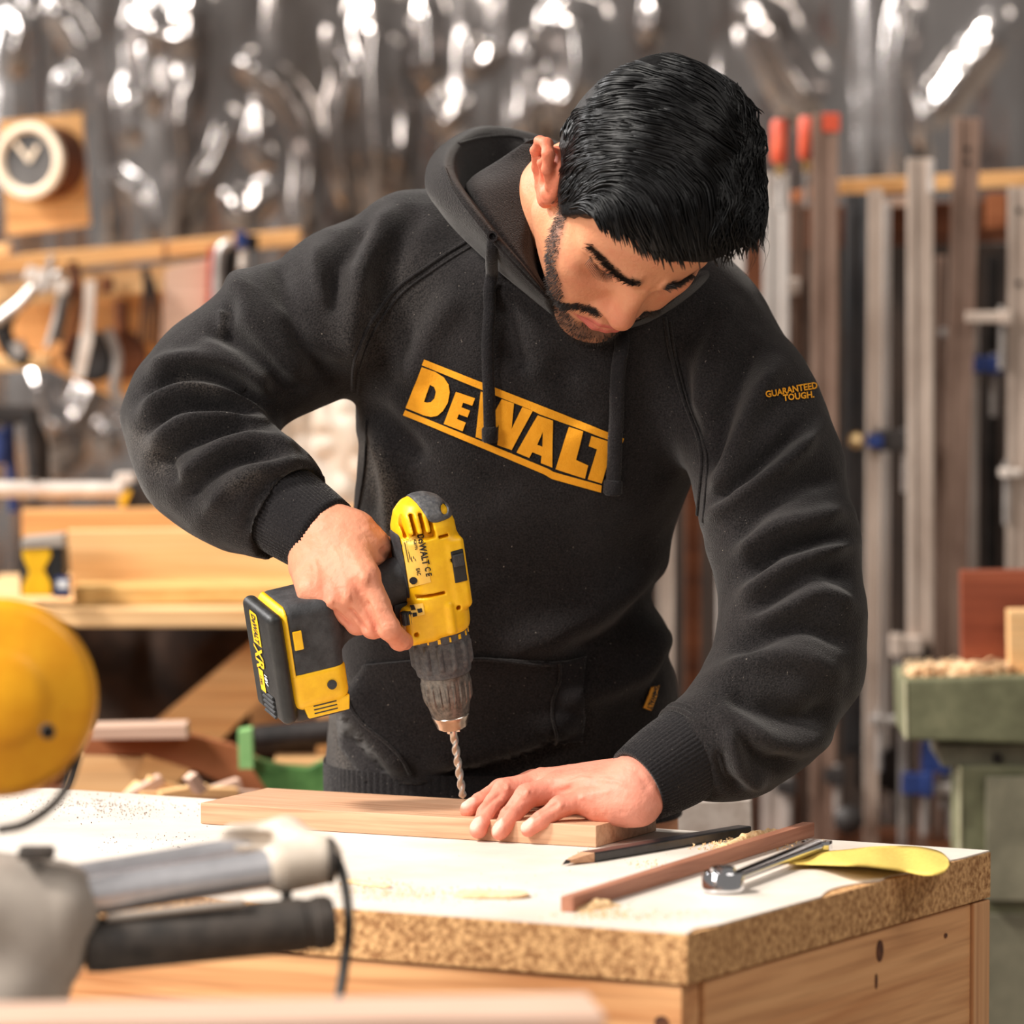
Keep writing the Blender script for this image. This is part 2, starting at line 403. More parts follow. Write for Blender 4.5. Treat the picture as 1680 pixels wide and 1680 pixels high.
# value noise in 3D
_perm = np.random.default_rng(3).random((32, 32, 32))
def vnoise(P):
    P = np.asarray(P, float); i = np.floor(P).astype(int); f = P-i; f = f*f*(3-2*f); i &= 31; j = (i+1) & 31; r = 0
    for a in (0, 1):
        for b in (0, 1):
            for c in (0, 1):
                w = (f[:, 0] if a else 1-f[:, 0])*(f[:, 1] if b else 1-f[:, 1])*(f[:, 2] if c else 1-f[:, 2])
                r = r+w*_perm[(j if a else i)[:, 0], (j if b else i)[:, 1], (j if c else i)[:, 2]]
    return r*2-1
# ================================================================ person: body
def A4(u, v, d, r): return np.r_[at(u, v, d), r]
# ---- head frame (x his left, y forward, z up), looking steeply down at the drill
HM = np.array([[0.934, 0.026, 0.357], [0.338, -0.392, -0.856], [-0.117, -0.92, 0.375]])
HM[:, 0] /= np.linalg.norm(HM[:, 0]); HM[:, 1] -= HM[:, 0]*(HM[:, 0]@HM[:, 1]); HM[:, 1] /= np.linalg.norm(HM[:, 1])
HM[:, 2] = -np.cross(HM[:, 0], HM[:, 1])
HO = at(1041, 309, 5.0)
def h2w(q): return HO+np.asarray(q, float)@HM.T
def w2h(p): return (np.asarray(p, float)-HO)@HM
NECK = w2h(np.array([at(905, 440, 5.17)]))[0]
NECK0 = w2h(np.array([at(955, 345, 5.10)]))[0]
def sym(q): q = q.copy(); q[:, 0] = np.abs(q[:, 0]); return q
EO = np.array([.006, .013, .002])
ear_h = [(-.0775, .004, -.012, .003), (-.0850, .000, .012, .0036), (-.0905, -.006, .030, .0038), (-.0915, -.016, .039, .004), (-.0920, -.027, .036, .004), (-.0930, -.034, .022, .004),
         (-.0925, -.033, .004, .0038), (-.0885, -.026, -.014, .0036), (-.0830, -.015, -.026, .0048), (-.0785, -.005, -.027, .0050)]
ear_a = [(-.0850, -.012, .028, .003), (-.0880, -.022, .018, .0034), (-.0880, -.024, .002, .0034), (-.0840, -.016, -.012, .003)]
def face_groove(p, pts, r): return d_chain(p, [(*q, r) for q in pts], .001)
def f_face(p, d):
    s = sym(p)
    d = smin(d, d_ell(p, (0, .074, -.064), (.030, .022, .028)), .016)                             # mouth mound
    d = smin(d, d_caps(s, (.012, .0850, .027), (.050, .0650, .029), .0115, .0095), .012)       # brow ridge
    d = smax(d, -d_ell(s, (.033, .0890, .004), (.019, .017, .0115)), .012)                        # eye socket
    d = smin(d, d_ell(s, (.0320, .0615, .005), (.0165, .0150, .0130)), .0075)                      # lid over eyeball
    nb = d_caps(p, (0, .0850, .022), (0, .0975, -.030), .0088, .0105)
    nb = smin(nb, d_ell(p, (0, .0995, -.0365), (.0118, .0115, .0112)), .008)
    nb = smin(nb, d_ell(s, (.0130, .0880, -.0390), (.0086, .0105, .0086)), .006)
    nb = smax(nb, -d_ell(s, (.0065, .0935, -.0490), (.0040, .0070, .0045)), .003)
    d = smin(d, nb, .010)
    d = smax(d, -face_groove(s, [(.0185, .0840, -.043), (.025, .0810, -.052), (.031, .0765, -.064)], .0010), .009)   # smile fold
    d = smax(d, -face_groove(s, [(.0055, .0975, .018), (.0050, .0980, .028), (.0075, .0960, .038)], .0016), .0045)   # frown
    up = d_chain(s, [(0, .0965, -.0600, .0048), (.009, .0948, -.0595, .0050), (.0265, .0835, -.0652, .0022)], .003)
    lw = d_chain(s, [(0, .0950, -.0720, .0062), (.010, .0930, -.0715, .0058), (.0260, .0833, -.0666, .0022)], .003)
    d = smin(d, up, .0045); d = smin(d, lw, .0050)
    d = smax(d, -face_groove(s, [(0, .1012, -.0658), (.010, .0990, -.0653), (.0275, .0865, -.0660)], .0009), .0022)
    d = smax(d, -d_ell(p, (0, .0955, -.084), (.016, .0075, .0060)), .010)                           # under lip
    return d
def f_ear(p):
    es = p-EO*np.array([0, 1, 1]); es[:, 0] = -.0765+(-np.abs(p[:, 0])-EO[0]-(.030-p[:, 2])*.14+.0765)/1.3
    ear = d_ell(es, (-.0825, -.013, .004), (.0065, .022, .034))
    con = d_ell(es, (-.0905, -.0115, -.001), (.0075, .0105, .0150))
    ear = smax(ear, -con, .004)
    ear = smin(ear, d_chain(es, ear_h, .003), .0025); ear = smin(ear, d_chain(es, ear_a, .003), .0025)
    ear = smin(ear, d_ell(es, (-.0835, -.0005, -.004), (.0045, .0045, .0070)), .003)
    return smin(ear, d_ell(es, (-.0815, -.006, -.0275), (.0050, .0085, .0080)), .004)
def skull(p):
    d = d_ell(p, (0, .002, .045), (.0755, .083, .078))
    return smin(d, d_ell(p, (0, .036, .040), (.064, .053, .062)), .02)
def f_head(p0):
    p = p0.copy(); p[:, 0] = np.where(p0[:, 0] > 0, p0[:, 0]*(1+.20*np.clip((p0[:, 1]-.02)/.05, 0, 1)*np.clip((.075-p0[:, 2])/.03, 0, 1)), p0[:, 0])
    s = sym(p)
    d = smin(skull(p), d_ell(p, (0, .030, -.028), (.062, .060, .070)), .025)
    d = smin(d, d_caps(s, (.051, .006, -.055), (.017, .072, -.099), .0165, .016), .022)         # jaw
    d = smin(d, d_ell(p, (0, .082, -.100), (.021, .016, .018)), .016)                             # chin
    d = smin(d, d_ell(s, (.045, .056, -.016), (.024, .026, .026)), .018)                          # cheek bone
    d = smin(d, d_ell(s, (.032, .066, -.048), (.024, .022, .03)), .016)
    m = (p[:, 1] > .045) & (np.abs(d) < .03)
    if m.any(): d[m] = f_face(p[m], d[m])
    nk = d_caps(p, (0, -.018, -.03), NECK0, .054, .054); nk = smin(nk, d_caps(p, NECK0, NECK, .054, .066), .02)
    d = smin(d, nk, .022)
    m = (np.abs(p[:, 0]) > .052) & (np.abs(p[:, 1]) < .07) & (np.abs(p[:, 2]) < .065)
    if m.any(): d[m] = smin(d[m], f_ear(p[m]), .004)
    return d
nl = np.minimum(NECK, 0)
hv, hq = sdf_mesh(f_head, np.minimum((-.105, -.12, -.13), NECK-.085), np.maximum((.105, .14, .14), NECK+.085), .0019)
# ---- hands
dtip = onz(760, 1313, BZ)[1]
RDZ = .012
RW = [A4(500, 862, 5.035, .030), A4(533, 880, 5.012, .0310)]
def AR(u, v, d, r): return A4(u, v, d+RDZ, r)
RH = dict(index=[(598, 948, 4.944, .0122), (637, 1031, 4.930, .0094), (655, 1050, 4.952, .0083), (664, 1052, 4.970, .0074)],
          middle=[(572, 974, 4.942, .0118), (611, 1029, 4.938, .0092), (632, 1030, 4.966, .0084), (636, 1010, 4.985, .0076)],
          ring=[(546, 983, 4.944, .0112), (587, 1024, 4.946, .0088), (610, 1026, 4.970, .0080), (612, 1005, 4.988, .0074)],
          pinky=[(520, 978, 4.950, .0100), (554, 1012, 4.952, .0078), (580, 1018, 4.972, .0072), (590, 1000, 4.985, .0068)])
def f_rhand(p):
    w = RW[1]; pal = d_caps(p, RW[0][:3], w[:3], .030, .0305)
    for k, st, r0 in (('index', (565, 880, 4.985), .0185), ('middle', (548, 890, 4.982), .0185), ('ring', (530, 905, 4.985), .0180), ('pinky', (514, 918, 4.992), .0165)):
        a = at(st[0], st[1], st[2]+RDZ); m = AR(*RH[k][0]); pal = smin(pal, d_caps(p, a, m[:3], r0, m[3]), .014)
    pal = smin(pal, d_chain(p, [AR(585, 880, 4.985, .019), AR(608, 898, 4.985, .0150), AR(626, 905, 5.01, .0120), AR(645, 930, 5.035, .0105)], .008), .014)   # thumb root
    pal = smin(pal, d_caps(p, at(510, 930, 4.995), at(512, 968, 4.962), .017, .0125), .01)
    # tendons, knuckles
    for k, h in (('index', .0017), ('middle', .0022), ('ring', .0017), ('pinky', .0012)):
        m = AR(*RH[k][0]); q = p-m[:3]; pal = pal-h*np.exp(-(q*q).sum(1)/(2*.0085**2))
    dd = None
    for k in RH:
        f = d_chain(p, [AR(*q) for q in RH[k]], .003); dd = f if dd is None else smin(dd, f, .0010)
    return smin(pal, dd, .0045)
P_ = np.array([at(*q[:3]) for k in RH for q in RH[k]]+[RW[0][:3], RW[1][:3]])
rv, rq = sdf_mesh(f_rhand, P_.min(0)-.045, P_.max(0)+.045, .0015)
def dF(u): t = (u-329)/(978-329.); return bA[1]*(1-t)+bB[1]*t
LW = [(1125, 1244, .106, .025), (1050, 1288, .061, .0275)]
LH = dict(index=[(878, 1288, .092, .0120), (822, 1298, .068, .0098), (790, 1317, .038, .0086), (769, 1329, .020, .0074)],
          middle=[(886, 1288, .072, .0122), (828, 1298, .042, .0098), (800, 1334, .010, .0086), (785, 1361, -.0065, .0076)],
          ring=[(912, 1294, .050, .0118), (864, 1306, .026, .0096), (836, 1340, .004, .0084), (820, 1364, -.0065, .0074)],
          pinky=[(962, 1312, .032, .0105), (920, 1323, .015, .0082), (888, 1345, .000, .0074), (868, 1360, -.0055, .0067)])
def B4(u, v, dd, r): return A4(u, v, dF(u)+dd, r)
def f_lhand(p):
    pal = d_caps(p, B4(*LW[0])[:3], B4(*LW[1])[:3], .026, .0262)
    for k, st, r0 in (('index', (1025, 1283, .080), .0190), ('middle', (1028, 1288, .066), .0195), ('ring', (1030, 1300, .048), .0185), ('pinky', (1030, 1314, .044), .0165)):
        a = B4(*st, r0); m = B4(*LH[k][0]); pal = smin(pal, d_caps(p, a[:3], m[:3], r0, m[3]), .013)
    pal = smin(pal, d_caps(p, B4(1050, 1322, .046, .015)[:3], B4(985, 1325, .038, .013)[:3], .0155, .0120), .012)
    pal = smin(pal, d_chain(p, [B4(1000, 1300, .105, .016), B4(935, 1312, .115, .0115), B4(890, 1318, .108, .0095)], .006), .01)
    for k, h in (('index', .0016), ('middle', .0022), ('ring', .0022), ('pinky', .0016)):
        m = B4(*LH[k][0]); q = p-m[:3]; pal = pal-h*np.exp(-(q*q).sum(1)/(2*.008**2))
    dd = None
    for k in LH:
        f = d_chain(p, [B4(*q) for q in LH[k]], .003)
        m = B4(*LH[k][1]); q = p-m[:3]; f = f-.0012*np.exp(-(q*q).sum(1)/(2*.007**2))
        dd = f if dd is None else smin(dd, f, .0010)
    return smin(pal, dd, .0045)
P_ = np.array([B4(*q)[:3] for k in LH for q in LH[k]]+[B4(*q)[:3] for q in LW])
lv, lq = sdf_mesh(f_lhand, P_.min(0)-.045, P_.max(0)+.045, .0015)
VIEW = nrm(ray(840, 840))
def folds(V, Q, L):
    """raise ridges (+) or press creases (-) along traced lines on the side that is in view"""
    N = vnormals(V, Q); pp = proj(V); fac = np.clip((-(N@VIEW)+.25)/.45, 0, 1)
    D = np.zeros(len(V))
    for pts, h, w in L:
        c = even(pts, 14) if len(pts) > 2 else np.array(pts, float)
        k = np.where(((pp > c.min(0)-2.6*w) & (pp < c.max(0)+2.6*w)).all(1) & (fac > 0))[0]
        if not len(k): continue
        d, t = pl_dist(pp[k], c)
        end = np.clip(np.minimum(t, 1-t)*5, 0, 1); end = .15+.85*end*end*(3-2*end)
        D[k] += h*end*np.exp(-(d/w)**2)
    return V+N*(D*fac)[:, None]
rv = folds(rv, rq, [([(598, 980), (610, 1008), (622, 1042)], -.0036, 4), ([(570, 996), (586, 1014), (603, 1040)], -.0036, 4), ([(543, 998), (559, 1011), (580, 1030)], -.0030, 4),
    ([(590, 950), (606, 952)], .0022, 10), ([(562, 980), (576, 982)], .0026, 9), ([(536, 988), (548, 990)], .0020, 8), ([(562, 882), (582, 915), (598, 946)], .0004, 6), ([(546, 892), (560, 930), (570, 972)], .0004, 5), ([(530, 905), (540, 945), (545, 980)], .0003, 5),
    ([(578, 945), (586, 962), (592, 978)], -.0012, 6), ([(554, 960), (558, 975), (561, 990)], -.0012, 5), ([(528, 960), (532, 975), (534, 988)], -.0010, 5), ([(626, 1024), (636, 1020), (647, 1021)], -.0007, 2.4), ([(627, 1031), (638, 1027), (649, 1028)], -.0007, 2.4), ([(630, 1038), (640, 1035), (651, 1036)], -.0005, 2.4),
    ([(626, 898), (634, 908), (642, 914)], -.0040, 7), ([(598, 862), (612, 880), (622, 895)], .0010, 8), ([(560, 856), (575, 868), (590, 872)], -.0006, 4), ([(515, 915), (522, 940), (520, 960)], .0008, 4), ([(604, 990), (618, 1000), (622, 1020)], .0006, 6)])
rv = rv+vnormals(rv, rq)*(.00028*vnoise(rv*260)+.00035*vnoise(rv*120))[:, None]
lv = folds(lv, lq, [([(776, 1344), (800, 1318), (828, 1298)], -.0022, 4), ([(800, 1376), (818, 1338), (852, 1303)], -.0026, 4), ([(866, 1342), (890, 1330), (918, 1316)], -.0024, 4.5), ([(862, 1299), (868, 1302)], .0018, 6), ([(828, 1292), (836, 1294)], .0014, 6), ([(916, 1320), (924, 1324)], .0014, 6),
    ([(1010, 1278), (960, 1282), (905, 1290)], .0013, 6), ([(1000, 1270), (950, 1272), (890, 1284)], .0010, 6), ([(1010, 1296), (965, 1304), (940, 1310)], .0010, 5), ([(995, 1284), (950, 1290), (910, 1302)], -.0012, 6), ([(975, 1280), (955, 1278), (938, 1284), (925, 1292)], .0011, 2.6), ([(950, 1312), (962, 1308), (974, 1316)], .0009, 2.6), ([(1030, 1290), (1010, 1282), (990, 1281)], .0009, 3),
    ([(848, 1316), (860, 1312), (868, 1316)], -.0006, 2.2), ([(815, 1312), (824, 1308), (832, 1311)], -.0006, 2.2), ([(900, 1330), (908, 1334), (912, 1342)], -.0006, 2.2), ([(1040, 1262), (1056, 1280), (1066, 1300)], -.0008, 5)])
lv = lv+vnormals(lv, lq)*(.00028*vnoise(lv*260)+.00030*vnoise(lv*120))[:, None]
# ---- arms and trunk underneath the clothes (coarse; joins neck and wrists)
ARM_R = [(680, 480, 5.17, .036), (470, 560, 5.14, .036), (325, 684, 5.12, .036), (400, 800, 5.06, .032), (500, 862, 5.03, .029)]
ARM_L = [(1120, 600, 5.17, .036), (1260, 785, 5.085, .036), (1294, 1060, 5.01, .036), (1215, 1200, 4.968, .030), (1125, 1244, dF(1125)+.106, .025)]
def f_core(p):
    d = d_chain(p, [A4(*q) for q in ARM_R], .01); d = smin(d, d_chain(p, [A4(*q) for q in ARM_L], .01), .01)
    d = smin(d, d_chain(p, [A4(905, 440, 5.17, .06), A4(890, 560, 5.2, .085), A4(850, 900, 5.24, .085), A4(830, 1250, 5.28, .09)], .03), .03)
    d = smin(d, d_chain(p, [A4(700, 490, 5.18, .04), A4(900, 490, 5.19, .055), A4(1110, 600, 5.18, .04)], .03), .03)
    hip = at(830, 1250, 5.28)
    for sx in (-1, 1): d = smin(d, d_caps(p, hip+[sx*.075, 0, -.03], [hip[0]+sx*.12, 5.32, .05], .075, .045), .03)
    return d
cv, cq = sdf_mesh(f_core, (-.5, 4.8, .0), (.45, 5.5, 1.45), .012)
# ---- colours
SK = np.array(hexc(214, 150, 112)[:3]); RED = np.array(hexc(206, 112, 88)[:3]); LIP = np.array(hexc(196, 96, 88)[:3]); STUB = np.array(hexc(96, 66, 52)[:3]); PINK = np.array(hexc(222, 150, 128)[:3])
def mixc(C, c, w): return C*(1-w[:, None])+c*w[:, None]
def gs(x, s): return np.exp(-(x/s)**2)
hs = sym(hv); Ch = np.tile(SK, (len(hv), 1)); x, y, z = hs.T
n1 = vnoise(hv*60)*.6+vnoise(hv*140)*.5+vnoise(hv*330)*.5
Ch = mixc(Ch, RED, np.clip(.35*gs(np.linalg.norm(hv-[0, .106, -.032], axis=1), .02)+.3*gs(np.linalg.norm(hs-[.045, .07, -.02], axis=1), .022)+.10+.20*n1, 0, 1))
earm = (f_ear(hv) < .003) & (np.abs(hv[:, 0]) > .066); Ch[earm] = mixc(Ch[earm], np.array(hexc(220, 112, 88)[:3]), np.full(earm.sum(), .62))
wl = np.clip(1-np.minimum(pl_dist(hs, [(0, .1012, -.0605), (.010, .099, -.0600), (.027, .0848, -.0658)])[0]/.0048, pl_dist(hs, [(0, .1008, -.0720), (.010, .0985, -.0717), (.0265, .0845, -.0668)])[0]/.0060), 0, 1)
Ch = mixc(Ch, LIP, np.clip(wl*3, 0, 1)*.85)
# stubble zone: jaw, chin, moustache, in front of the ear
HDB = BVHTree.FromPolygons([Vector(v) for v in h2w(hv)], [tuple(int(i) for i in q) for q in hq])
def on_head(pts):
    out = []
    for u, v in pts:
        h = HDB.ray_cast(Vector((0, 0, CAMZ)), Vector(ray(u, v)).normalized())
        if h[0] is not None: q = w2h(np.array(h[0])); q[0] = abs(q[0]); out.append(q)
    return np.array(out)
jaw_d, _ = pl_dist(hs, on_head([(922, 352), (912, 375), (904, 405), (902, 433), (907, 469), (911, 500), (924, 526), (942, 541), (960, 548)]))
mou_d, _ = pl_dist(hs, np.vstack([on_head([(912, 500), (930, 501), (951, 502), (968, 507), (978, 512)])]))
chin_d, _ = pl_dist(hs, on_head([(945, 543), (968, 550), (980, 545)]))
beard_w = np.clip(1.4-jaw_d/.0125, 0, 1); beard_w = np.maximum(beard_w, np.clip(1.3-mou_d/.0048, 0, 1)); beard_w = np.maximum(beard_w, np.clip(1.3-chin_d/.010, 0, 1))
beard_w *= np.clip(1-wl*3, 0, 1)
under = np.clip((-.092-hv[:, 2])/.01, 0, 1)*np.clip((hv[:, 1]-.005)/.02, 0, 1); beard_w = np.maximum(beard_w, .6*under)
Ch = mixc(Ch, STUB, .86*beard_w)
brow_d, brow_t = pl_dist(hs, on_head([(1044, 465), (1030, 462), (1018, 454), (1005, 441), (987, 423), (971, 408)]))
Ch = mixc(Ch, np.array(hexc(34, 24, 20)[:3]), np.clip(1.3-brow_d/(.0055-.0022*brow_t), 0, 1)*.9)
LASH = on_head([(1003, 447), (992, 447), (980, 440), (969, 422)]); lash_d, _ = pl_dist(hs, LASH)
Ch = mixc(Ch, np.array(hexc(40, 26, 22)[:3]), np.clip(1.3-lash_d/.0017, 0, 1)*.95*(hv[:, 0] < 0))
# scalp under the hair
sc_w = np.clip((z-.075+np.clip(-hv[:, 1], -1, .03)*1.6)/.01, 0, 1)*np.clip((.1-hv[:, 1]-0*z)/.01, 0, 1); sc_w[earm] = 0; Ch = mixc(Ch, np.array(hexc(24, 20, 20)[:3]), sc_w)
def hand_col(V, base, H4, H):
    C = np.tile(base, (len(V), 1)); n = vnoise(V*70)*.5+vnoise(V*190)*.4; C = mixc(C, RED, np.clip(.18+.22*n, 0, 1))
    for k in H:
        for i in (0, 1, 2):
            m = H4(*H[k][i])[:3]; C = mixc(C, RED, .38*gs(np.linalg.norm(V-m, axis=1), .015))
        m = H4(*H[k][3])[:3]; C = mixc(C, RED, .45*gs(np.linalg.norm(V-m, axis=1), .013))
    return C
Cr = hand_col(rv, np.array(hexc(216, 152, 120)[:3]), AR, RH); Cl = hand_col(lv, np.array(hexc(220, 150, 128)[:3]), B4, LH)
NAIL = np.array(hexc(236, 190, 172)[:3])
Nl = vnormals(lv, lq)
for k in LH:                                   # finger nails on the resting hand: paler oval plates
    a, b_ = B4(*LH[k][2]), B4(*LH[k][3]); ax = nrm(b_[:3]-a[:3]); c = b_[:3]-ax*.001; q = lv-c
    out = nrm(np.array([-.45, -.55, .75])-ax*(np.array([-.45, -.55, .75])@ax)); sd = np.cross(ax, out)
    w = np.clip(1.6-np.sqrt((q@ax/.0068)**2+(q@sd/.0052)**2)*1.3, 0, 1)*(Nl@out > .45)*(np.linalg.norm(q, axis=1) < .012)
    w = np.clip(w*2, 0, 1); Cl = mixc(Cl, NAIL, w*.85); lv = lv+Nl*(w*.0004)[:, None]
W = h2w(hv); hq2 = hq[:, ::-1]
Vb = np.vstack([W, rv, lv, cv]); n0 = len(W); n1_ = n0+len(rv); n2_ = n1_+len(lv)
Qb = np.vstack([hq2, rq+n0, lq+n1_, cq+n2_])
def skin_mat():
    m, nt, b = new_mat('skin'); setp(b, rough=.54, spec=.32, sss=.07); b.inputs['Subsurface Radius'].default_value = (.9, .35, .2); b.inputs['Subsurface Scale'].default_value = .004
    ca = nd(nt, 'ShaderNodeVertexColor'); ca.layer_name = 'Col'; tc = nd(nt, 'ShaderNodeTexCoord')
    nz = nd(nt, 'ShaderNodeTexNoise'); nz.inputs['Scale'].default_value = 330; nz.inputs['Detail'].default_value = 3
    nt.links.new(tc.outputs['Object'], nz.inputs['Vector']); nt.links.new(ca.outputs[0], b.inputs['Base Color'])
    bp = nd(nt, 'ShaderNodeBump'); bp.inputs['Strength'].default_value = .35; bp.inputs['Distance'].default_value = .0014
    nt.links.new(nz.outputs['Fac'], bp.inputs['Height']); nt.links.new(bp.outputs[0], b.inputs['Normal']); return m
M['skin'] = skin_mat()
person = mesh_np('person', Vb, Qb, M['skin'])
set_color(person, 'Col', np.vstack([Ch, Cr, Cl, np.tile(SK, (len(cv), 1))]))
tag(person, 'dark-haired bearded person in black hoodie leaning over the bench, drilling a board', 'person')
# ================================================================ hoodie
def fabric(name, c1, c2, rib=None, rough=.95, sheen=.20, scale=700, bumpS=.8):
    m, nt, b = new_mat(name); setp(b, rough=rough, spec=.12, sheen=sheen, sheenr=.45); b.inputs['Sheen Tint'].default_value = (.9, .86, .82, 1)
    tc = nd(nt, 'ShaderNodeTexCoord'); nz = nd(nt, 'ShaderNodeTexNoise'); nz.inputs['Scale'].default_value = scale; nz.inputs['Detail'].default_value = 3
    nt.links.new(tc.outputs['Object'], nz.inputs['Vector'])
    n2 = nd(nt, 'ShaderNodeTexNoise'); n2.inputs['Scale'].default_value = 14; n2.inputs['Detail'].default_value = 5; nt.links.new(tc.outputs['Object'], n2.inputs['Vector'])
    ad = nd(nt, 'ShaderNodeMath', operation='MULTIPLY_ADD'); ad.inputs[1].default_value = 1.5; nt.links.new(nz.outputs['Fac'], ad.inputs[0])
    hf = nd(nt, 'ShaderNodeMath', operation='MULTIPLY'); hf.inputs[1].default_value = .5; nt.links.new(n2.outputs['Fac'], hf.inputs[0]); nt.links.new(hf.outputs[0], ad.inputs[2])
    cr = nd(nt, 'ShaderNodeValToRGB'); cr.color_ramp.elements[0].position = .32; cr.color_ramp.elements[1].position = .72
    dv = nd(nt, 'ShaderNodeMath', operation='MULTIPLY'); dv.inputs[1].default_value = .5; nt.links.new(ad.outputs[0], dv.inputs[0])
    cr.color_ramp.elements[0].color = c1; cr.color_ramp.elements[1].color = c2; nt.links.new(dv.outputs[0], cr.inputs[0])
    ca = nd(nt, 'ShaderNodeVertexColor'); ca.layer_name = 'Dust'
    mx = nd(nt, 'ShaderNodeMix', data_type='RGBA'); mx.inputs[7].default_value = hexc(176, 164, 152)
    n4 = nd(nt, 'ShaderNodeTexNoise'); n4.inputs['Scale'].default_value = 430; n4.inputs['Detail'].default_value = 1; nt.links.new(tc.outputs['Object'], n4.inputs['Vector'])
    li = nd(nt, 'ShaderNodeMapRange'); li.inputs[1].default_value = .77; li.inputs[2].default_value = .82; li.inputs[4].default_value = .55; nt.links.new(n4.outputs['Fac'], li.inputs[0])
    dm = nd(nt, 'ShaderNodeMath', operation='MULTIPLY_ADD'); nt.links.new(ca.outputs[0], dm.inputs[0]); nt.links.new(li.outputs[0], dm.inputs[2])
    c3 = nd(nt, 'ShaderNodeMapRange'); c3.inputs[1].default_value = .35; c3.inputs[2].default_value = .75; nt.links.new(nz.outputs['Fac'], c3.inputs[0]); nt.links.new(c3.outputs[0], dm.inputs[1])
    nt.links.new(dm.outputs[0], mx.inputs[0]); nt.links.new(cr.outputs[0], mx.inputs[6]); nt.links.new(mx.outputs[2], b.inputs['Base Color'])
    bp = nd(nt, 'ShaderNodeBump'); bp.inputs['Strength'].default_value = bumpS; bp.inputs['Distance'].default_value = .0012
    nt.links.new(nz.outputs['Fac'], bp.inputs['Height']); nt.links.new(bp.outputs[0], b.inputs['Normal']); return m
M['fleece'] = fabric('black_fleece', hexc(16, 15, 16), hexc(52, 48, 48))
M['rib'] = fabric('ribbed_knit', hexc(22, 21, 23), hexc(44, 41, 42))
M['print'] = mat('orange_print', hexc(240, 160, 34), hexc(246, 168, 42), 200, rough=.75, bump=.2, bscale=900, spec=.2)

TS = [(1345, 533, 1118, 5.285, .125), (1250, 534, 1118, 5.28, .128), (1150, 540, 1112, 5.265, .128), (1060, 548, 1098, 5.25, .122), (975, 560, 1072, 5.235, .118), (900, 574, 1085, 5.225, .118),
      (820, 584, 1125, 5.21, .120), (740, 584, 1150, 5.20, .122), (660, 582, 1165, 5.19, .120), (580, 592, 1180, 5.18, .116), (500, 612, 1185, 5.17, .108), (440, 650, 1160, 5.165, .095), (390, 700, 1110, 5.165, .080)]
TSw = []
for v, l, r, d, hd in TS:
    a, b_ = at(l, v, d), at(r, v, d); TSw.append((a[2], (a[0]+b_[0])/2, d, (b_[0]-a[0])/2, hd))
TSw = np.array(sorted(TSw)); Zs = np.linspace(TSw[0, 0], TSw[-1, 0], 80)
def _sm(i):
    y = np.interp(Zs, TSw[:, 0], TSw[:, i]); k = np.ones(7)/7; return np.convolve(np.pad(y, 3, mode='edge'), k, 'valid')
TI = [_sm(i) for i in range(1, 5)]
def f_torso(p):
    z = p[:, 2]; cx, cy, a, b_ = [np.interp(z, Zs, t) for t in TI]
    ux, uy = np.abs(p[:, 0]-cx)/a, np.abs(p[:, 1]-cy)/b_
    k = (ux**2.4+uy**2.4)**(1/2.4); d = (k-1)*np.minimum(a, b_)
    return smax(smax(d, z-Zs[-1], .03), Zs[0]+.02-z, .004)
SL_R = [(672, 450, 5.17, .068), (570, 508, 5.15, .064), (458, 562, 5.13, .0600), (365, 622, 5.12, .0570), (318, 684, 5.115, .0560), (336, 750, 5.085, .0550), (390, 798, 5.06, .0500), (440, 820, 5.045, .0445), (470, 837, 5.035, .0410)]
SL_L = [(1150, 575, 5.16, .068), (1226, 680, 5.11, .0605), (1262, 785, 5.08, .0600), (1288, 900, 5.05, .0590), (1300, 1010, 5.02, .0570), (1296, 1085, 5.0, .0570), (1248, 1166, 4.975, .0545), (1195, 1214, 4.955, .0470), (1160, 1228, 4.948, .0420)]
SLR = [A4(*q) for q in SL_R]; SLL = [A4(*q) for q in SL_L]
SH = [A4(702, 418, 5.175, .050), A4(900, 415, 5.20, .060), A4(1118, 518, 5.18, .056)]
CR0, CR1 = at(446, 822, 5.042), at(533, 882, 5.013); CL0, CL1 = at(1138, 1232, 4.944), at(1047, 1289, dF(1046)+.060)
CUTS = [(CR0, nrm(CR1-CR0)), (CL0, nrm(CL1-CL0))]
def f_hoodie(p):
    d = f_torso(p)
    d = smin(d, d_chain(p, SH, .03), .04)
    d = smin(d, d_chain(p, SLR, .02), .022)
    d = smin(d, d_chain(p, SLL, .02), .022)
    # hollow neck opening
    nk = d_caps(p, at(905, 470, 5.16), at(985, 300, 5.12), .066, .07)
    for c, e in CUTS: d = smax(d, -d_caps(p, c+e*.055, c+e*.10, .055, .055), .004)
    return smax(d, -nk, .01)
gv, gq = sdf_mesh(f_hoodie, (-.40, 4.86, at(840, 1330, 5.2)[2]-.02), (.36, 5.42, 1.42), .0036)
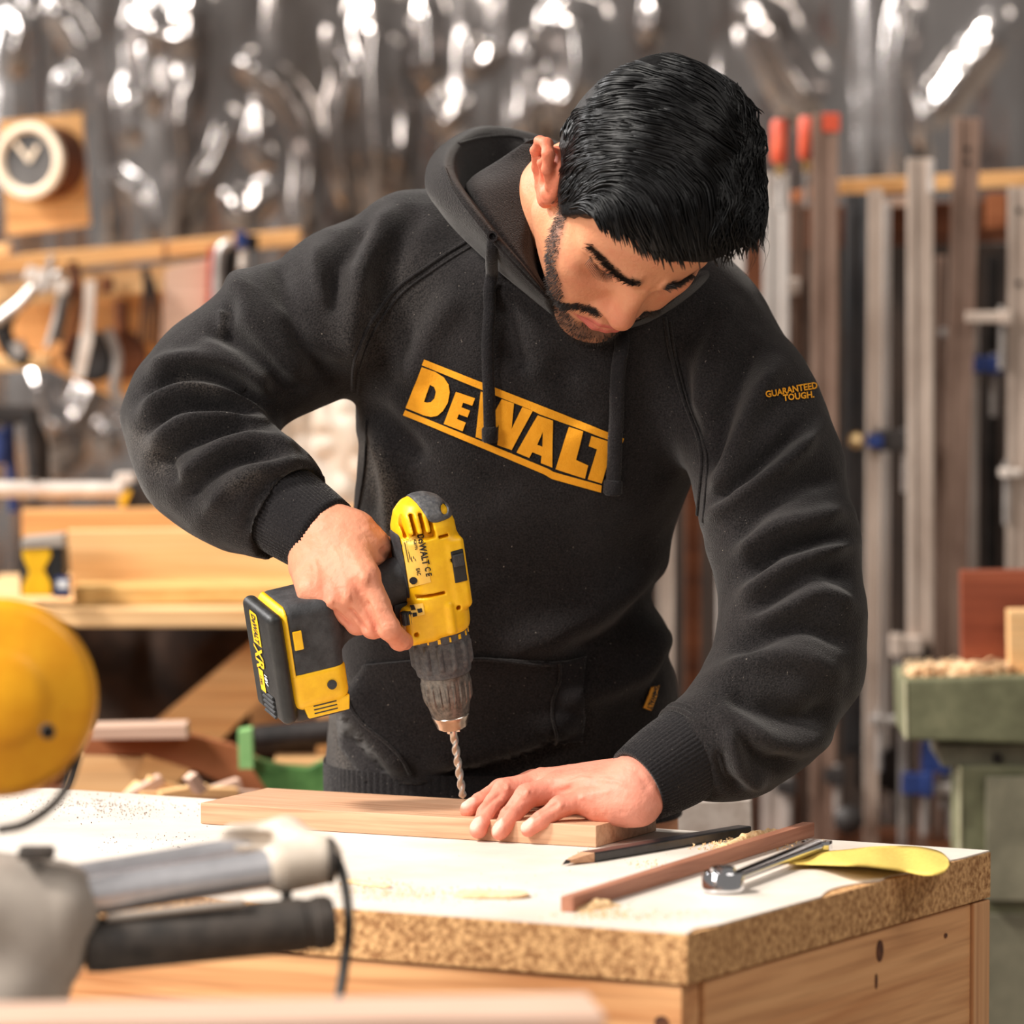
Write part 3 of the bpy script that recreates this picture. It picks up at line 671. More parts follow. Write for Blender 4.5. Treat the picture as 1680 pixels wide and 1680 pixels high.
FOLDS = [  # (pixel polyline, height m, half width px)
 # right shoulder / upper arm (image left)
 ([(655, 330), (600, 420), (575, 520), (590, 600)], .006, 26), ([(610, 350), (555, 450), (545, 540)], -.006, 22), ([(540, 385), (520, 440), (545, 520), (590, 610)], .005, 22),
 ([(480, 410), (460, 450), (500, 560), (560, 640)], -.006, 24), ([(420, 440), (395, 470), (430, 560), (500, 640)], .006, 30), ([(400, 480), (370, 540), (440, 600), (480, 650)], -.004, 20),
 ([(365, 505), (362, 545)], .004, 10),
 ([(690, 330), (650, 420), (628, 500)], -.004, 20), ([(560, 420), (600, 500), (640, 560)], .003, 18), ([(440, 500), (520, 560), (570, 600)], .003, 16), ([(330, 540), (400, 560), (470, 620), (520, 650)], -.004, 16), ([(320, 560), (390, 585), (450, 640)], .004, 14),
 # elbow bunching
 ([(235, 620), (300, 590), (380, 600), (450, 650)], .009, 17), ([(232, 655), (300, 618), (370, 625), (440, 672)], -.008, 13), ([(222, 690), (290, 640), (370, 648), (448, 700)], .009, 16),
 ([(225, 720), (280, 675), (360, 668), (440, 690)], -.008, 12), ([(240, 745), (300, 695), (380, 690), (452, 715)], .008, 15), ([(250, 770), (320, 722), (400, 705), (460, 722)], -.007, 12),
 ([(280, 800), (350, 745), (420, 722), (500, 745)], .007, 18), ([(300, 830), (340, 780), (400, 750), (480, 752)], -.006, 14), ([(330, 850), (375, 800), (440, 768), (510, 765)], .006, 16),
 ([(400, 880), (420, 820), (470, 780), (520, 780)], -.005, 12), ([(255, 740), (285, 770), (300, 790)], -.004, 10),
 # left shoulder and arm (image right)
 ([(1210, 480), (1180, 540), (1150, 640), (1150, 700)], .006, 24), ([(1250, 550), (1215, 610), (1180, 700), (1160, 790)], -.009, 20), ([(1290, 590), (1250, 640), (1215, 720), (1170, 830)], .009, 22),
 ([(1335, 690), (1280, 730), (1210, 800), (1160, 840)], -.009, 16), ([(1345, 700), (1290, 760), (1220, 810), (1155, 860)], .010, 18), ([(1390, 780), (1330, 790), (1260, 830), (1190, 900)], -.006, 20),
 ([(1395, 840), (1330, 855), (1270, 870), (1200, 920)], .009, 20), ([(1400, 880), (1340, 890), (1280, 905), (1210, 950)], -.009, 14), ([(1405, 880), (1340, 915), (1270, 950), (1205, 1000)], .010, 20),
 ([(1410, 960), (1340, 930), (1280, 970), (1220, 1030)], -.006, 18), ([(1412, 1010), (1350, 975), (1290, 1000), (1200, 1030)], .007, 18), ([(1412, 1060), (1330, 1030), (1260, 1045), (1185, 1070)], -.007, 18),
 ([(1395, 1120), (1320, 1080), (1240, 1085), (1170, 1105)], .006, 22), ([(1385, 1160), (1310, 1180), (1240, 1160), (1180, 1130)], -.007, 24), ([(1370, 1200), (1290, 1220), (1230, 1200), (1170, 1150)], .006, 22),
 ([(1310, 1250), (1250, 1240), (1210, 1190), (1180, 1160)], -.005, 16), ([(1260, 1290), (1220, 1270), (1200, 1220), (1190, 1190)], .005, 14), ([(1220, 1300), (1190, 1270), (1180, 1230)], -.004, 10),
 # chest and belly
 ([(600, 660), (640, 700), (700, 760)], -.004, 24), ([(610, 700), (640, 780), (650, 900)], .005, 20), ([(590, 700), (605, 800), (600, 860)], -.004, 16),
 ([(1140, 860), (1050, 950), (930, 1030), (800, 1080)], .006, 34), ([(1110, 940), (1020, 1030), (930, 1080)], -.006, 26), ([(1085, 1010), (1060, 1090), (980, 1130), (900, 1150)], .006, 24), ([(1095, 1060), (1085, 1110), (1070, 1140)], -.004, 14),
 ([(950, 560), (930, 640), (960, 720)], -.003, 40), ([(1100, 560), (1120, 640), (1140, 740)], -.005, 22), ([(760, 470), (700, 560), (670, 640)], .004, 26), ([(820, 480), (840, 560), (860, 620)], -.004, 26),
 ([(565, 1120), (600, 1170), (650, 1230), (680, 1265)], .009, 24), ([(560, 1190), (590, 1240), (640, 1280)], -.006, 18), ([(950, 1200), (880, 1235), (780, 1260), (700, 1265)], -.007, 18), ([(960, 1170), (870, 1205), (780, 1235), (690, 1250)], .007, 22),
]
gv = smooth_mesh(gv, gq, 2, .5)
gv = folds(gv, gq, [(p_, h_*(1.9 if i_ < 7 or i_ > 35 else 1.45), w_*(.8 if i_ < 7 else .88)) for i_, (p_, h_, w_) in enumerate(FOLDS)])
Ng = vnormals(gv, gq)
gv = gv+Ng*(.0016*vnoise(gv*22)+.0009*vnoise(gv*55))[:, None]
gv = smooth_mesh(gv, gq, 1, .25)
hoodie = mesh_np('hoodie', gv, gq, M['fleece'], person)
tag(hoodie, 'black pullover hoodie with orange chest print')
gp = proj(gv)
def dust_lit_at(pp, L):
    w = np.zeros(len(pp))
    for pts, a, s in L: w = np.maximum(w, a*np.exp(-(pl_dist(pp, np.array(pts, float))[0]/s)**2))
    return w
DUST_LIT = [([(585, 1180), (620, 1210), (670, 1245)], .85, 24), ([(575, 1150), (680, 1260)], .3, 34), ([(600, 740), (625, 800), (645, 880)], .40, 20), ([(545, 1130), (560, 1260)], .22, 18), ([(372, 515), (362, 550)], .10, 6),
        ([(225, 720), (260, 760)], .16, 24), ([(300, 620), (350, 640)], .12, 12), ([(420, 780), (380, 800)], .12, 14), ([(650, 480), (600, 560)], .08, 60), ([(850, 1240), (930, 1180)], .10, 40)]  # dust, plus painted-in highlights on the lit left side and lower hem
dw = dust_lit_at(gp, DUST_LIT); set_color(hoodie, 'Dust', np.stack([dw]*3, 1))
BV = BVHTree.FromPolygons([Vector(v) for v in gv], [tuple(int(i) for i in q) for q in gq])
CO = Vector((0, 0, CAMZ))
def cast(u, v, off=0.0, bv=None):
    r = Vector(ray(u, v)).normalized(); h = (bv or BV).ray_cast(CO, r)
    if h[0] is None: return None
    n = h[1] if h[1].dot(r) < 0 else -h[1]
    return np.array(h[0])+np.array(n)*off
def decal(name, polys, off, m, parent, L=9, thick=0, bv=None, holes=()):
    """flat print or panel given by pixel outlines, laid on the cloth surface"""
    bm = bmesh.new()
    for poly in polys:
        loops = [poly] if not (isinstance(poly, tuple) and isinstance(poly[0], list)) else list(poly)
        vs = [[Vector((p[0], p[1], 0)) for p in l] for l in loops]; tris = tessellate_polygon(vs); flat = [v for l in vs for v in l]
        bv_ = [bm.verts.new(v) for v in flat]
        for t in tris:
            try: bm.faces.new([bv_[i] for i in t])
            except ValueError: pass
    for _ in range(9):
        e = [e for e in bm.edges if e.calc_length() > L]
        if not e: break
        bmesh.ops.subdivide_edges(bm, edges=e, cuts=1); bmesh.ops.triangulate(bm, faces=bm.faces)
    bm.verts.index_update(); P = []; ok = []
    for v in bm.verts:
        c = cast(v.co.x, v.co.y, off, bv); ok.append(c is not None); P.append(c if c is not None else np.zeros(3))
    F = [[v.index for v in f.verts] for f in bm.faces]; bm.free()
    F = [f for f in F if all(ok[i] for i in f)]; used = sorted({i for f in F for i in f}); mp = {a: i for i, a in enumerate(used)}
    F = [[mp[i] for i in f] for f in F]; P = np.array([P[i] for i in used])
    if len(F):
        f = F[0]; n = np.cross(P[f[1]]-P[f[0]], P[f[2]]-P[f[0]])
        F = [q if np.dot(np.cross(P[q[1]]-P[q[0]], P[q[2]]-P[q[0]]), -VIEW) > 0 else q[::-1] for q in F]
    o = mesh(name, P, F, m, parent, True)
    if thick: md = o.modifiers.new('thickness', 'SOLIDIFY'); md.thickness = thick; md.offset = 1
    return o
# ---- ribbed cuffs: tubes with real ribs
def ribbed(name, c0, c1, r0, r1, parent, ribs=64, bulge=.0, rings=10, lip=True):
    c0, c1 = np.asarray(c0), np.asarray(c1); a = nrm(c1-c0); x = nrm(np.cross(a, [0.2, .3, 1])); y = np.cross(a, x); n = ribs*3; V = []; F = []
    prof = [(t, r0+(r1-r0)*t+bulge*math.sin(PI*t)) for t in np.linspace(0, 1, rings)]+[(.985, r1-.004), (.8, r1-.005)]
    for t, r in prof:
        for j in range(n):
            th = 2*PI*j/n; rr = r+.0007*math.cos(ribs*th); V.append(c0+(c1-c0)*t+rr*(math.cos(th)*x+math.sin(th)*y))
    for i in range(len(prof)-1):
        for j in range(n): j2 = (j+1) % n; F.append((i*n+j, i*n+j2, (i+1)*n+j2, (i+1)*n+j))
    o = mesh(name, V, F, M['rib'], parent, True); return o
ribbed('cuff', CR0-nrm(CR1-CR0)*.004, CR1, .0385, .0335, hoodie, bulge=.001)
ribbed('cuff', CL0-nrm(CL1-CL0)*.004, CL1, .0385, .0315, hoodie, bulge=.002)
# raised seam where sleeve meets cuff
def ring_seam(c, axis, r, rr):
    a = nrm(axis); x = nrm(np.cross(a, [.2, .3, 1])); y = np.cross(a, x); b = MB(); P = [np.asarray(c)+r*(math.cos(t)*x+math.sin(t)*y) for t in np.linspace(0, 2*PI, 49)]
    b.tube(P, rr, 8, cap=False); b.build('cuff_seam', M['fleece'], hoodie, True)
ring_seam(CR0+nrm(CR1-CR0)*.002, CR1-CR0, .0400, .0026); ring_seam(CR0-nrm(CR1-CR0)*.004, CR1-CR0, .0412, .0024)
ring_seam(CL0+nrm(CL1-CL0)*.002, CL1-CL0, .0398, .0026); ring_seam(CL0-nrm(CL1-CL0)*.004, CL1-CL0, .0410, .0024)
# ---- waistband: ribbed ring following the hem
V = []; F = []; n = 420; zz = np.linspace(at(840, 1352, 5.2)[2], at(840, 1262, 5.2)[2], 7)
hem_v = [lambda u: 1262 for _ in zz]
for i, z in enumerate(zz):
    cx, cy, a, b_ = [np.interp(max(z, Zs[0]+.03), Zs, t) for t in TI]; s = 1-.012*(1-i/6)
    for j in range(n):
        th = 2*PI*j/n; ct, st = math.cos(th), math.sin(th); rr = (abs(ct)**2.4+abs(st)**2.4)**(-1/2.4)+.006*math.cos(j*2*PI/3)
        V.append((cx+a*s*rr*ct*1.01, cy+b_*s*rr*st*1.03, z))
for i in range(6):
    for j in range(n): j2 = (j+1) % n; F.append((i*n+j, i*n+j2, (i+1)*n+j2, (i+1)*n+j))
mesh('waistband', V, F, M['rib'], hoodie, True)
# ---- hood: lofted cloth, from neck seam over the bulge and rim down into the hollow and the inner panel
HR = [
 [(915, 525, 5.055), (860, 480, 5.06), (795, 425, 5.07), (735, 365, 5.09), (712, 322, 5.14), (760, 320, 5.22), (900, 330, 5.26), (1050, 380, 5.25), (1150, 450, 5.19), (1135, 490, 5.11), (1065, 535, 5.06), (985, 548, 5.04)],
 [(905, 508, 5.035), (845, 455, 5.03), (780, 388, 5.035), (716, 330, 5.065), (697, 298, 5.12), (714, 256, 5.21), (800, 222, 5.28), (960, 265, 5.31), (1090, 350, 5.27), (1172, 440, 5.19), (1150, 470, 5.10), (1075, 520, 5.04), (995, 545, 5.02)],
 [(902, 498, 5.025), (850, 440, 5.015), (790, 372, 5.015), (738, 300, 5.045), (722, 262, 5.10), (745, 226, 5.20), (815, 208, 5.285), (960, 252, 5.31), (1085, 335, 5.265), (1164, 428, 5.18), (1148, 455, 5.09), (1078, 508, 5.03), (998, 542, 5.01)],
 [(902, 492, 5.022), (858, 436, 5.012), (802, 370, 5.018), (756, 305, 5.050), (746, 272, 5.10), (768, 242, 5.19), (825, 226, 5.265), (950, 262, 5.29), (1070, 340, 5.25), (1145, 425, 5.17), (1135, 455, 5.09), (1072, 508, 5.03), (998, 540, 5.01)],
 [(902, 488, 5.024), (862, 438, 5.022), (808, 374, 5.034), (766, 316, 5.070), (762, 325, 5.125), (795, 355, 5.18), (850, 365, 5.22), (950, 370, 5.24), (1050, 390, 5.22), (1120, 430, 5.15), (1115, 460, 5.09), (1060, 512, 5.035), (998, 540, 5.015)],
 [(902, 486, 5.025), (866, 434, 5.026), (826, 376, 5.036), (784, 312, 5.062), (778, 288, 5.095), (822, 262, 5.12), (872, 234, 5.14), (915, 258, 5.175), (985, 310, 5.195), (1050, 370, 5.185), (1105, 430, 5.14), (1105, 465, 5.085), (1050, 515, 5.035), (998, 540, 5.02)],
 [(902, 484, 5.03), (874, 430, 5.045), (868, 385, 5.056), (866, 345, 5.072), (866, 300, 5.09), (868, 265, 5.115), (878, 238, 5.138), (912, 262, 5.17), (940, 275, 5.18), (990, 320, 5.19), (1045, 380, 5.18), (1095, 435, 5.135), (1095, 468, 5.085), (1045, 518, 5.04), (998, 540, 5.025)],
 [(905, 500, 5.06), (885, 450, 5.08), (882, 400, 5.09), (884, 340, 5.12), (900, 300, 5.15), (930, 300, 5.18), (960, 320, 5.19), (1000, 350, 5.19), (1040, 400, 5.18), (1080, 445, 5.14), (1080, 475, 5.10), (1035, 520, 5.06), (995, 542, 5.045)]]
NR, NC = 96, 48
rings = [even(np.array([at(u, v, dd+.030*min(1, max(0, (v-455)/60))*(1 if u > 940 else .4)) for u, v, dd in r]), NR) for r in HR]
G = np.array([crs(np.array([r[j] for r in rings]), NC) for j in range(NR)])      # NR x NC x 3
G += (.0012*vnoise(G.reshape(-1, 3)*40)).reshape(NR, NC, 1)*np.array([0, -1, .3])
F = [(j*NC+i, j*NC+i+1, (j+1)*NC+i+1, (j+1)*NC+i) for j in range(NR-1) for i in range(NC-1)]
hood = mesh('hood', G.reshape(-1, 3), F, M['fleece'], hoodie, True)
md = hood.modifiers.new('thickness', 'SOLIDIFY'); md.thickness = .003; md.offset = -1
HB = BVHTree.FromPolygons([Vector(v) for v in gv]+[Vector(v) for v in G.reshape(-1, 3)], [tuple(int(i) for i in q) for q in gq]+[tuple(k+len(gv) for k in f) for f in F])
# ---- seams (raised stitched lines)
def seam(name, pts, r=.0016, off=.0006, bv=None, flat=1.0, m=None, n=60, parent=None):
    P = [cast(u, v, off, bv or BV) for u, v in even(np.array(pts, float), n)]; P = [p for p in P if p is not None]
    P = np.array(P)
    if len(P) > 6:
        k = np.array([.25, .5, .25])
        for _ in range(2): P[1:-1] = P[:-2]*.25+P[1:-1]*.5+P[2:]*.25
    b = MB(); b.tube(P, r, 8, flat=flat, up=-VIEW); return b.build(name, m or M['fleece'], parent or hoodie, True)
for pts in ([(765, 398), (720, 425), (650, 475), (605, 535), (582, 590), (578, 640)], [(1090, 520), (1100, 580), (1120, 650), (1150, 740), (1145, 850)]):
    seam('raglan_seam', pts, .0017); seam('raglan_seam', [(u+9, v+7) for u, v in pts], .0010)
seam('hood_rim_seam', [(905, 496), (858, 448), (802, 386), (750, 320), (728, 275)], .0014, .0004, HB); seam('hood_rim_seam', [(752, 236), (790, 226), (840, 224), (890, 240)], .0012, .0004, HB)
seam('side_seam', [(602, 690), (600, 760), (588, 840)], .0013)
# ---- kangaroo pocket
pk = [(600, 1090), (680, 1082), (790, 1078), (905, 1085), (958, 1080), (955, 1130), (955, 1215), (912, 1222), (800, 1255), (690, 1285), (600, 1282), (560, 1225), (556, 1160)]
decal('kangaroo_pocket', [pk], .0035, M['fleece'], hoodie, L=14, thick=-.003)
decal('pocket_rib', [[(915, 1082), (958, 1079), (955, 1215), (913, 1222), (905, 1160), (918, 1120)]], .0055, M['rib'], hoodie, L=10, thick=-.003)
seam('pocket_stitch', [(690, 1084), (790, 1079), (905, 1086)], .0011, .0050); seam('pocket_stitch', [(914, 1084), (917, 1120), (906, 1160), (912, 1220)], .0014, .006)
seam('pocket_stitch', [(563, 1130), (590, 1180), (640, 1225), (672, 1262)], .0016, .005)
# ---- draw cords, hanging free over the chest
def cord(pts, r, tip):
    P = [cast(u, v, .006 if i > 3 else (-.004, -.001, .002, .004)[i], HB) for i, (u, v) in enumerate(even(np.array(pts, float), 50))]; P = np.array([p for p in P if p is not None])
    for _ in range(6): P[1:-1] = P[:-2]*.25+P[1:-1]*.5+P[2:]*.25
    b = MB(); b.tube(P, r, 12, flat=.55, up=-VIEW); o = b.build('drawstring', M['rib'], hoodie, True)
    b = MB(); d = nrm(P[-1]-P[-4]); b.tube([P[-1]-d*.004, P[-1]-d*.002, P[-1]+d*.008, P[-1]+d*.0095], [r*1.0, r*1.3, r*1.3, r*1.0], 12, flat=.7, up=-VIEW); b.build('cord_knot', M['rib'], hoodie, True)
cord([(808, 388), (815, 430), (803, 480), (800, 560), (803, 640), (804, 705)], .0052, 0)
cord([(1022, 545), (1012, 600), (1008, 680), (1002, 790)], .0062, 0)
b = MB(); e0 = cast(808, 388, .001, HB); b.lathe(e0, -VIEW, [(-.001, .0045), (.0012, .0045), (.0012, .0028), (-.001, .0028)], 16); b.build('eyelet', M['rib'], hoodie, True)
# ---- chest print: two bars and six letters, traced outlines
def LP(L): return [(620+x*440/1680., 560+y*440/1680.) for x, y in L]
logo = [LP([(290, 112), (1540, 608), (1525, 645), (1400, 600), (1010, 455), (950, 425), (275, 148)]),
        LP([(175, 428), (1065, 795), (1100, 815), (1400, 900), (1395, 945), (1090, 860), (1040, 830), (162, 460)]),
        (LP([(275, 160), (360, 190), (415, 225), (445, 270), (452, 320), (440, 385), (410, 435), (375, 465), (335, 472), (290, 462), (178, 415)]), LP([(328, 270), (355, 285), (366, 315), (358, 355), (335, 380), (310, 383), (292, 378)])),
        LP([(490, 315), (610, 355), (592, 402), (535, 382), (525, 412), (578, 432), (562, 475), (508, 455), (497, 485), (552, 508), (532, 562), (415, 515)]),
        LP([(645, 312), (690, 328), (690, 480), (700, 500), (775, 360), (853, 388), (838, 545), (905, 410), (970, 435), (838, 680), (748, 648), (758, 520), (690, 625), (612, 598)]),
        (LP([(1000, 462), (1095, 495), (1092, 788), (1020, 760), (1025, 715), (968, 692), (948, 728), (868, 695)]), LP([(1032, 565), (1030, 658), (998, 645)])),
        LP([(1195, 535), (1285, 565), (1240, 740), (1315, 775), (1295, 858), (1112, 798)]),
        LP([(1335, 590), (1520, 650), (1505, 718), (1455, 700), (1400, 888), (1312, 862), (1370, 675), (1318, 655)])]
lg = decal('chest_print', logo, .0011, M['print'], hoodie, L=8)
tag(lg, 'orange printed lettering between two slanted bars')
# ---- sleeve print: two lines of lettering
def text_polys(s, size, x0, y0, ang, adv_scale=1.0, bend=0.0):
    cu = bpy.data.curves.new('t', 'FONT'); cu.body = s; cu.size = size; cu.align_x = 'CENTER'; cu.resolution_u = 2; cu.offset = size*.028
    o = bpy.data.objects.new('t', cu); COL.objects.link(o); dg = bpy.context.evaluated_depsgraph_get(); me = o.evaluated_get(dg).to_mesh()
    c, s_ = math.cos(ang), math.sin(ang)
    V = [(x0+c*(v.co.x*adv_scale)+s_*v.co.y, y0+s_*(v.co.x*adv_scale)-c*v.co.y-bend*v.co.x**2) for v in me.vertices]
    F = [[V[i] for i in p.vertices] for p in me.polygons]; bpy.data.objects.remove(o); bpy.data.curves.remove(cu); return F
def poly_decal(name, F, off, m, parent, bv=None):
    V = []; Q = []; key = {}
    for f in F:
        q = []
        for p in f:
            k = (round(p[0], 3), round(p[1], 3))
            if k not in key:
                c = cast(p[0], p[1], off, bv)
                if c is None: key[k] = None
                else: key[k] = len(V); V.append(c)
            q.append(key[k])
        if None not in q: Q.append(q)
    if not V: return None
    P = np.array(V); Q = [q if np.dot(np.cross(P[q[1]]-P[q[0]], P[q[2]]-P[q[0]]), -VIEW) > 0 else q[::-1] for q in Q]
    return mesh(name, P, Q, m, parent)
tf = text_polys('GUARANTEED', 15, 1297, 645, -.16, .88, bend=0)+text_polys('TOUGH.', 15, 1309, 656, -.12, .88)
sp = poly_decal('sleeve_print', tf, .0016, M['print'], hoodie)
# ---- woven side tag
M['tag'] = mat('tag_yellow', hexc(240, 160, 40), hexc(246, 172, 52), 300, rough=.7); M['black_ink'] = plain('black_ink', hexc(20, 18, 18), rough=.7)
tg = decal('side_tag', [[(1064, 1123), (1077, 1127), (1063, 1165), (1051, 1160)]], .004, M['tag'], hoodie, L=8, thick=-.001)
poly_decal('side_tag_print', text_polys('DeWALT', 11, 1061, 1144, math.radians(111), .8), .0046, M['black_ink'], hoodie)
# ---- t-shirt collar peeping out
M['tee'] = mat('grey_tshirt', hexc(150, 148, 150), hexc(190, 186, 184), 300, rough=.9)
P = [at(*q) for q in [(872, 345, 5.095), (876, 312, 5.105), (892, 303, 5.115), (912, 302, 5.13), (935, 310, 5.15)]]
b = MB(); b.tube(even(np.array(P), 20), .004, 8); b.build('tshirt_collar', M['tee'], person, True)
# trousers below the bench
M['denim'] = mat('dark_trousers', hexc(30, 32, 40), hexc(48, 50, 58), 300, rough=.95)
hip = at(830, 1250, 5.28)
def f_tr(p):
    d = None
    for sx in (-1, 1):
        e = d_chain(p, [np.r_[hip+[sx*.055, .02, -.03], .085], np.r_[hip[0]+sx*.10, 5.29, .50, .085], np.r_[hip[0]+sx*.12, 5.32, .075, .065]], .02); d = e if d is None else smin(d, e, .02)
    return d
tv, tq = sdf_mesh(f_tr, (-.45, 5.1, -.02), (.45, 5.5, 1.1), .012)
mesh_np('trousers', tv, tq, M['denim'], person)
# ================================================================ hair, beard, brows
def sstep(x, a, b): t = np.clip((x-a)/(b-a), 0, 1); return t*t*(3-2*t)
_hy = [-.12, -.07, -.030, -.008, .008, .020, .028, .038, .048, .058, .070, .082, .12]
_hz = [-.050, -.045, .000, .026, .032, .010, -.002, .010, .036, .066, .084, .090, .090]
def f_hair(p):
    q = p.copy(); q[:, 0] = np.abs(q[:, 0])
    d = skull(p)
    th = .0050+.0085*sstep(p[:, 2], .05, .10)+.0075*sstep(p[:, 1], .02, .075)*sstep(p[:, 2], .03, .09)
    th = th+.003*sstep(p[:, 0], .01, .07)*sstep(p[:, 2], .01, .07)        # fuller, wavy on his left
    wv = vnoise(np.stack([p[:, 0]*55, p[:, 1]*22, p[:, 2]*22], 1)); th = th+.0030*wv*sstep(p[:, 2], .03, .08)
    cut = np.interp(p[:, 1], _hy, _hz)+.004*vnoise(p*90)+.007*sstep(p[:, 0], .0, .05)*sstep(p[:, 1], .04, .07)
    fr = d_ell(p, (.006, .062, .098), (.052, .024, .014))                       # fringe falling over the forehead
    d = smin(d-th, fr, .02)
    return smax(d, (cut-p[:, 2])*.8, .006)
kv, kq = sdf_mesh(f_hair, (-.11, -.125, -.07), (.115, .13, .17), .0026)
M['hair'] = mat('black_hair', hexc(9, 9, 10), hexc(20, 18, 18), 400, rough=.5, spec=.22, bump=.6, bscale=260, stretch=(1, 1, 1))
hair = mesh_np('hair', h2w(kv), kq[:, ::-1], M['hair'], person)
tag(hair, 'thick black hair, short at the sides and swept forward on top')
KB = BVHTree.FromPolygons([Vector(v) for v in h2w(kv)], [tuple(int(i) for i in q) for q in kq])
FL = np.array([(700, 180, 1, .3), (850, 130, 1, .35), (1000, 250, 1, .65), (1180, 330, .45, 1), (480, 330, 1, -.25), (420, 480, 1, .0), (520, 560, 1, .05), (700, 450, 1, .25), (800, 600, 1, .25), (1100, 600, .8, .6), (950, 480, 1, .5),
     (420, 780, 1, -.6), (520, 700, 1, -.15), (480, 900, .5, .9), (560, 950, .25, 1), (640, 800, .8, .5), (720, 880, .45, .9), (800, 1000, .3, 1), (900, 900, .3, 1), (1000, 900, .12, 1), (1100, 1000, -.1, 1), (1250, 650, -.2, 1),
     (1270, 950, -.25, 1), (1330, 800, -.1, 1), (640, 1050, .5, .8), (300, 500, .3, -1), (340, 780, .3, -.6), (900, 740, .7, .7), (600, 250, 1, .0)], float)
FX = FL[:, :2]*460/1486.+[840, 60]; FD = FL[:, 2:]/np.linalg.norm(FL[:, 2:], axis=1)[:, None]
def flow(p):
    w = 1/(((FX-p)**2).sum(1)+120)**1.5; v = (FD*w[:, None]).sum(0); return v/(np.linalg.norm(v)+1e-9)
def strand_mesh(name, S, m, parent, nside=3):
    """S: list of (points (k,3), radius list)"""
    V = []; F = []
    for P, R in S:
        k = len(P); T = np.gradient(P, axis=0); T /= np.linalg.norm(T, axis=1)[:, None]+1e-12; u = np.cross(T[0], [.31, .55, .77]); base = len(V)
        for i in range(k):
            u = u-T[i]*(u@T[i]); u /= np.linalg.norm(u)+1e-12; w = np.cross(T[i], u)
            for j in range(nside): a = 2*PI*j/nside; V.append(P[i]+R[i]*(math.cos(a)*u+math.sin(a)*w))
        for i in range(k-1):
            for j in range(nside): j2 = (j+1) % nside; F.append((base+i*nside+j, base+i*nside+j2, base+(i+1)*nside+j2, base+(i+1)*nside+j))
    return mesh_np(name, np.array(V), np.array(F), m, parent, True)
rs = np.random.default_rng(11); S = []
FRX = [900, 925, 960, 985, 1000, 1020, 1060, 1100, 1160, 1200, 1240, 1262]; FRY = [330, 338, 347, 372, 396, 402, 413, 420, 417, 412, 396, 366]
def trace(p, L, n, lift, wob, amp, jit):
    P = []; q = p.copy(); X = []
    for i in range(n):
        if q[1] > np.interp(q[0], FRX, FRY)+jit: break
        c = cast(q[0], q[1], lift*math.sin(PI*(.12+.78*i/(n-1)))+.0002, KB)
        if c is None:
            if len(P) >= 3:
                for e in range(2): P.append(P[-1]+(P[-1]-P[-2])*.8+np.array([0, 0, -.0006]))
            break
        P.append(c); f = flow(q); a = amp*math.sin(wob+i*.9); f = np.array([f[0]*math.cos(a)-f[1]*math.sin(a), f[0]*math.sin(a)+f[1]*math.cos(a)]); q = q+f*L/(n-1)
    return P
tries = 0; locks = 0
while locks < 470 and tries < 2500:
    tries += 1; p0 = np.array([rs.uniform(915, 1262), rs.uniform(82, 415)])
    if cast(p0[0], p0[1], 0, KB) is None: continue
    locks += 1; side = p0[0] < 965 and p0[1] > 170; L = rs.uniform(16, 34) if side else rs.uniform(60, 130); wob = rs.uniform(0, 6.28); amp = rs.uniform(.0, .14)+(.40 if p0[0] > 1165 else 0); lift0 = rs.uniform(.0006, .0048)*(.4 if side else 1); f0 = flow(p0); nrm2 = np.array([-f0[1], f0[0]])
    for k in range(7):
        o = (k-3)/3.0+rs.normal()*.12; P = trace(p0+nrm2*o*7.5+f0*rs.normal()*5, L*rs.uniform(.85, 1.1), 12, lift0*(1-.55*o*o)+rs.uniform(0, .0006), wob+.12*o, amp, 4+rs.normal()*6)
        if len(P) < 5: continue
        P = np.array(P)
        if np.abs(np.diff(P, axis=0)).max() > .02: continue
        conv = np.linspace(0, .75, len(P))[:, None]**1.5
        if k == 0: P_c = None
        r = rs.uniform(.00045, .00105); S.append((P, r*np.sin(np.linspace(.35, PI*.97, len(P)))**.6))
# loose curls sticking out on the right of the head and wisps over the forehead
for k in range(26):
    u0, v0 = rs.uniform(1225, 1250), rs.uniform(300, 400); c = cast(u0-12, v0, .001, KB)
    if c is None: continue
    P = [c]; d = np.array([.0035, -.001, -.0006])
    for i in range(9): P.append(P[-1]+d); d = d+np.array([-.0007, .0, -.00055])*rs.uniform(.6, 1.4)
    S.append((np.array(P), np.linspace(.0003, .0001, len(P))))
for k in range(70):
    u0, v0 = rs.uniform(1010, 1180), rs.uniform(385, 402); c = cast(u0, v0, .0005, KB)
    if c is None: continue
    P = [c]; d = np.array([rs.uniform(-.0004, .0010), -.0004, -.0016])
    for i in range(5): P.append(P[-1]+d); d = d+np.array([rs.uniform(-.0002, .0003), .0002, .0])
    S.append((np.array(P), np.linspace(.0004, .0001, len(P))))
M['strand'] = plain('hair_strand', hexc(11, 10, 11), rough=.40, spec=.28)
st = strand_mesh('hair_strands', S, M['strand'], hair); st['kind'] = 'stuff'
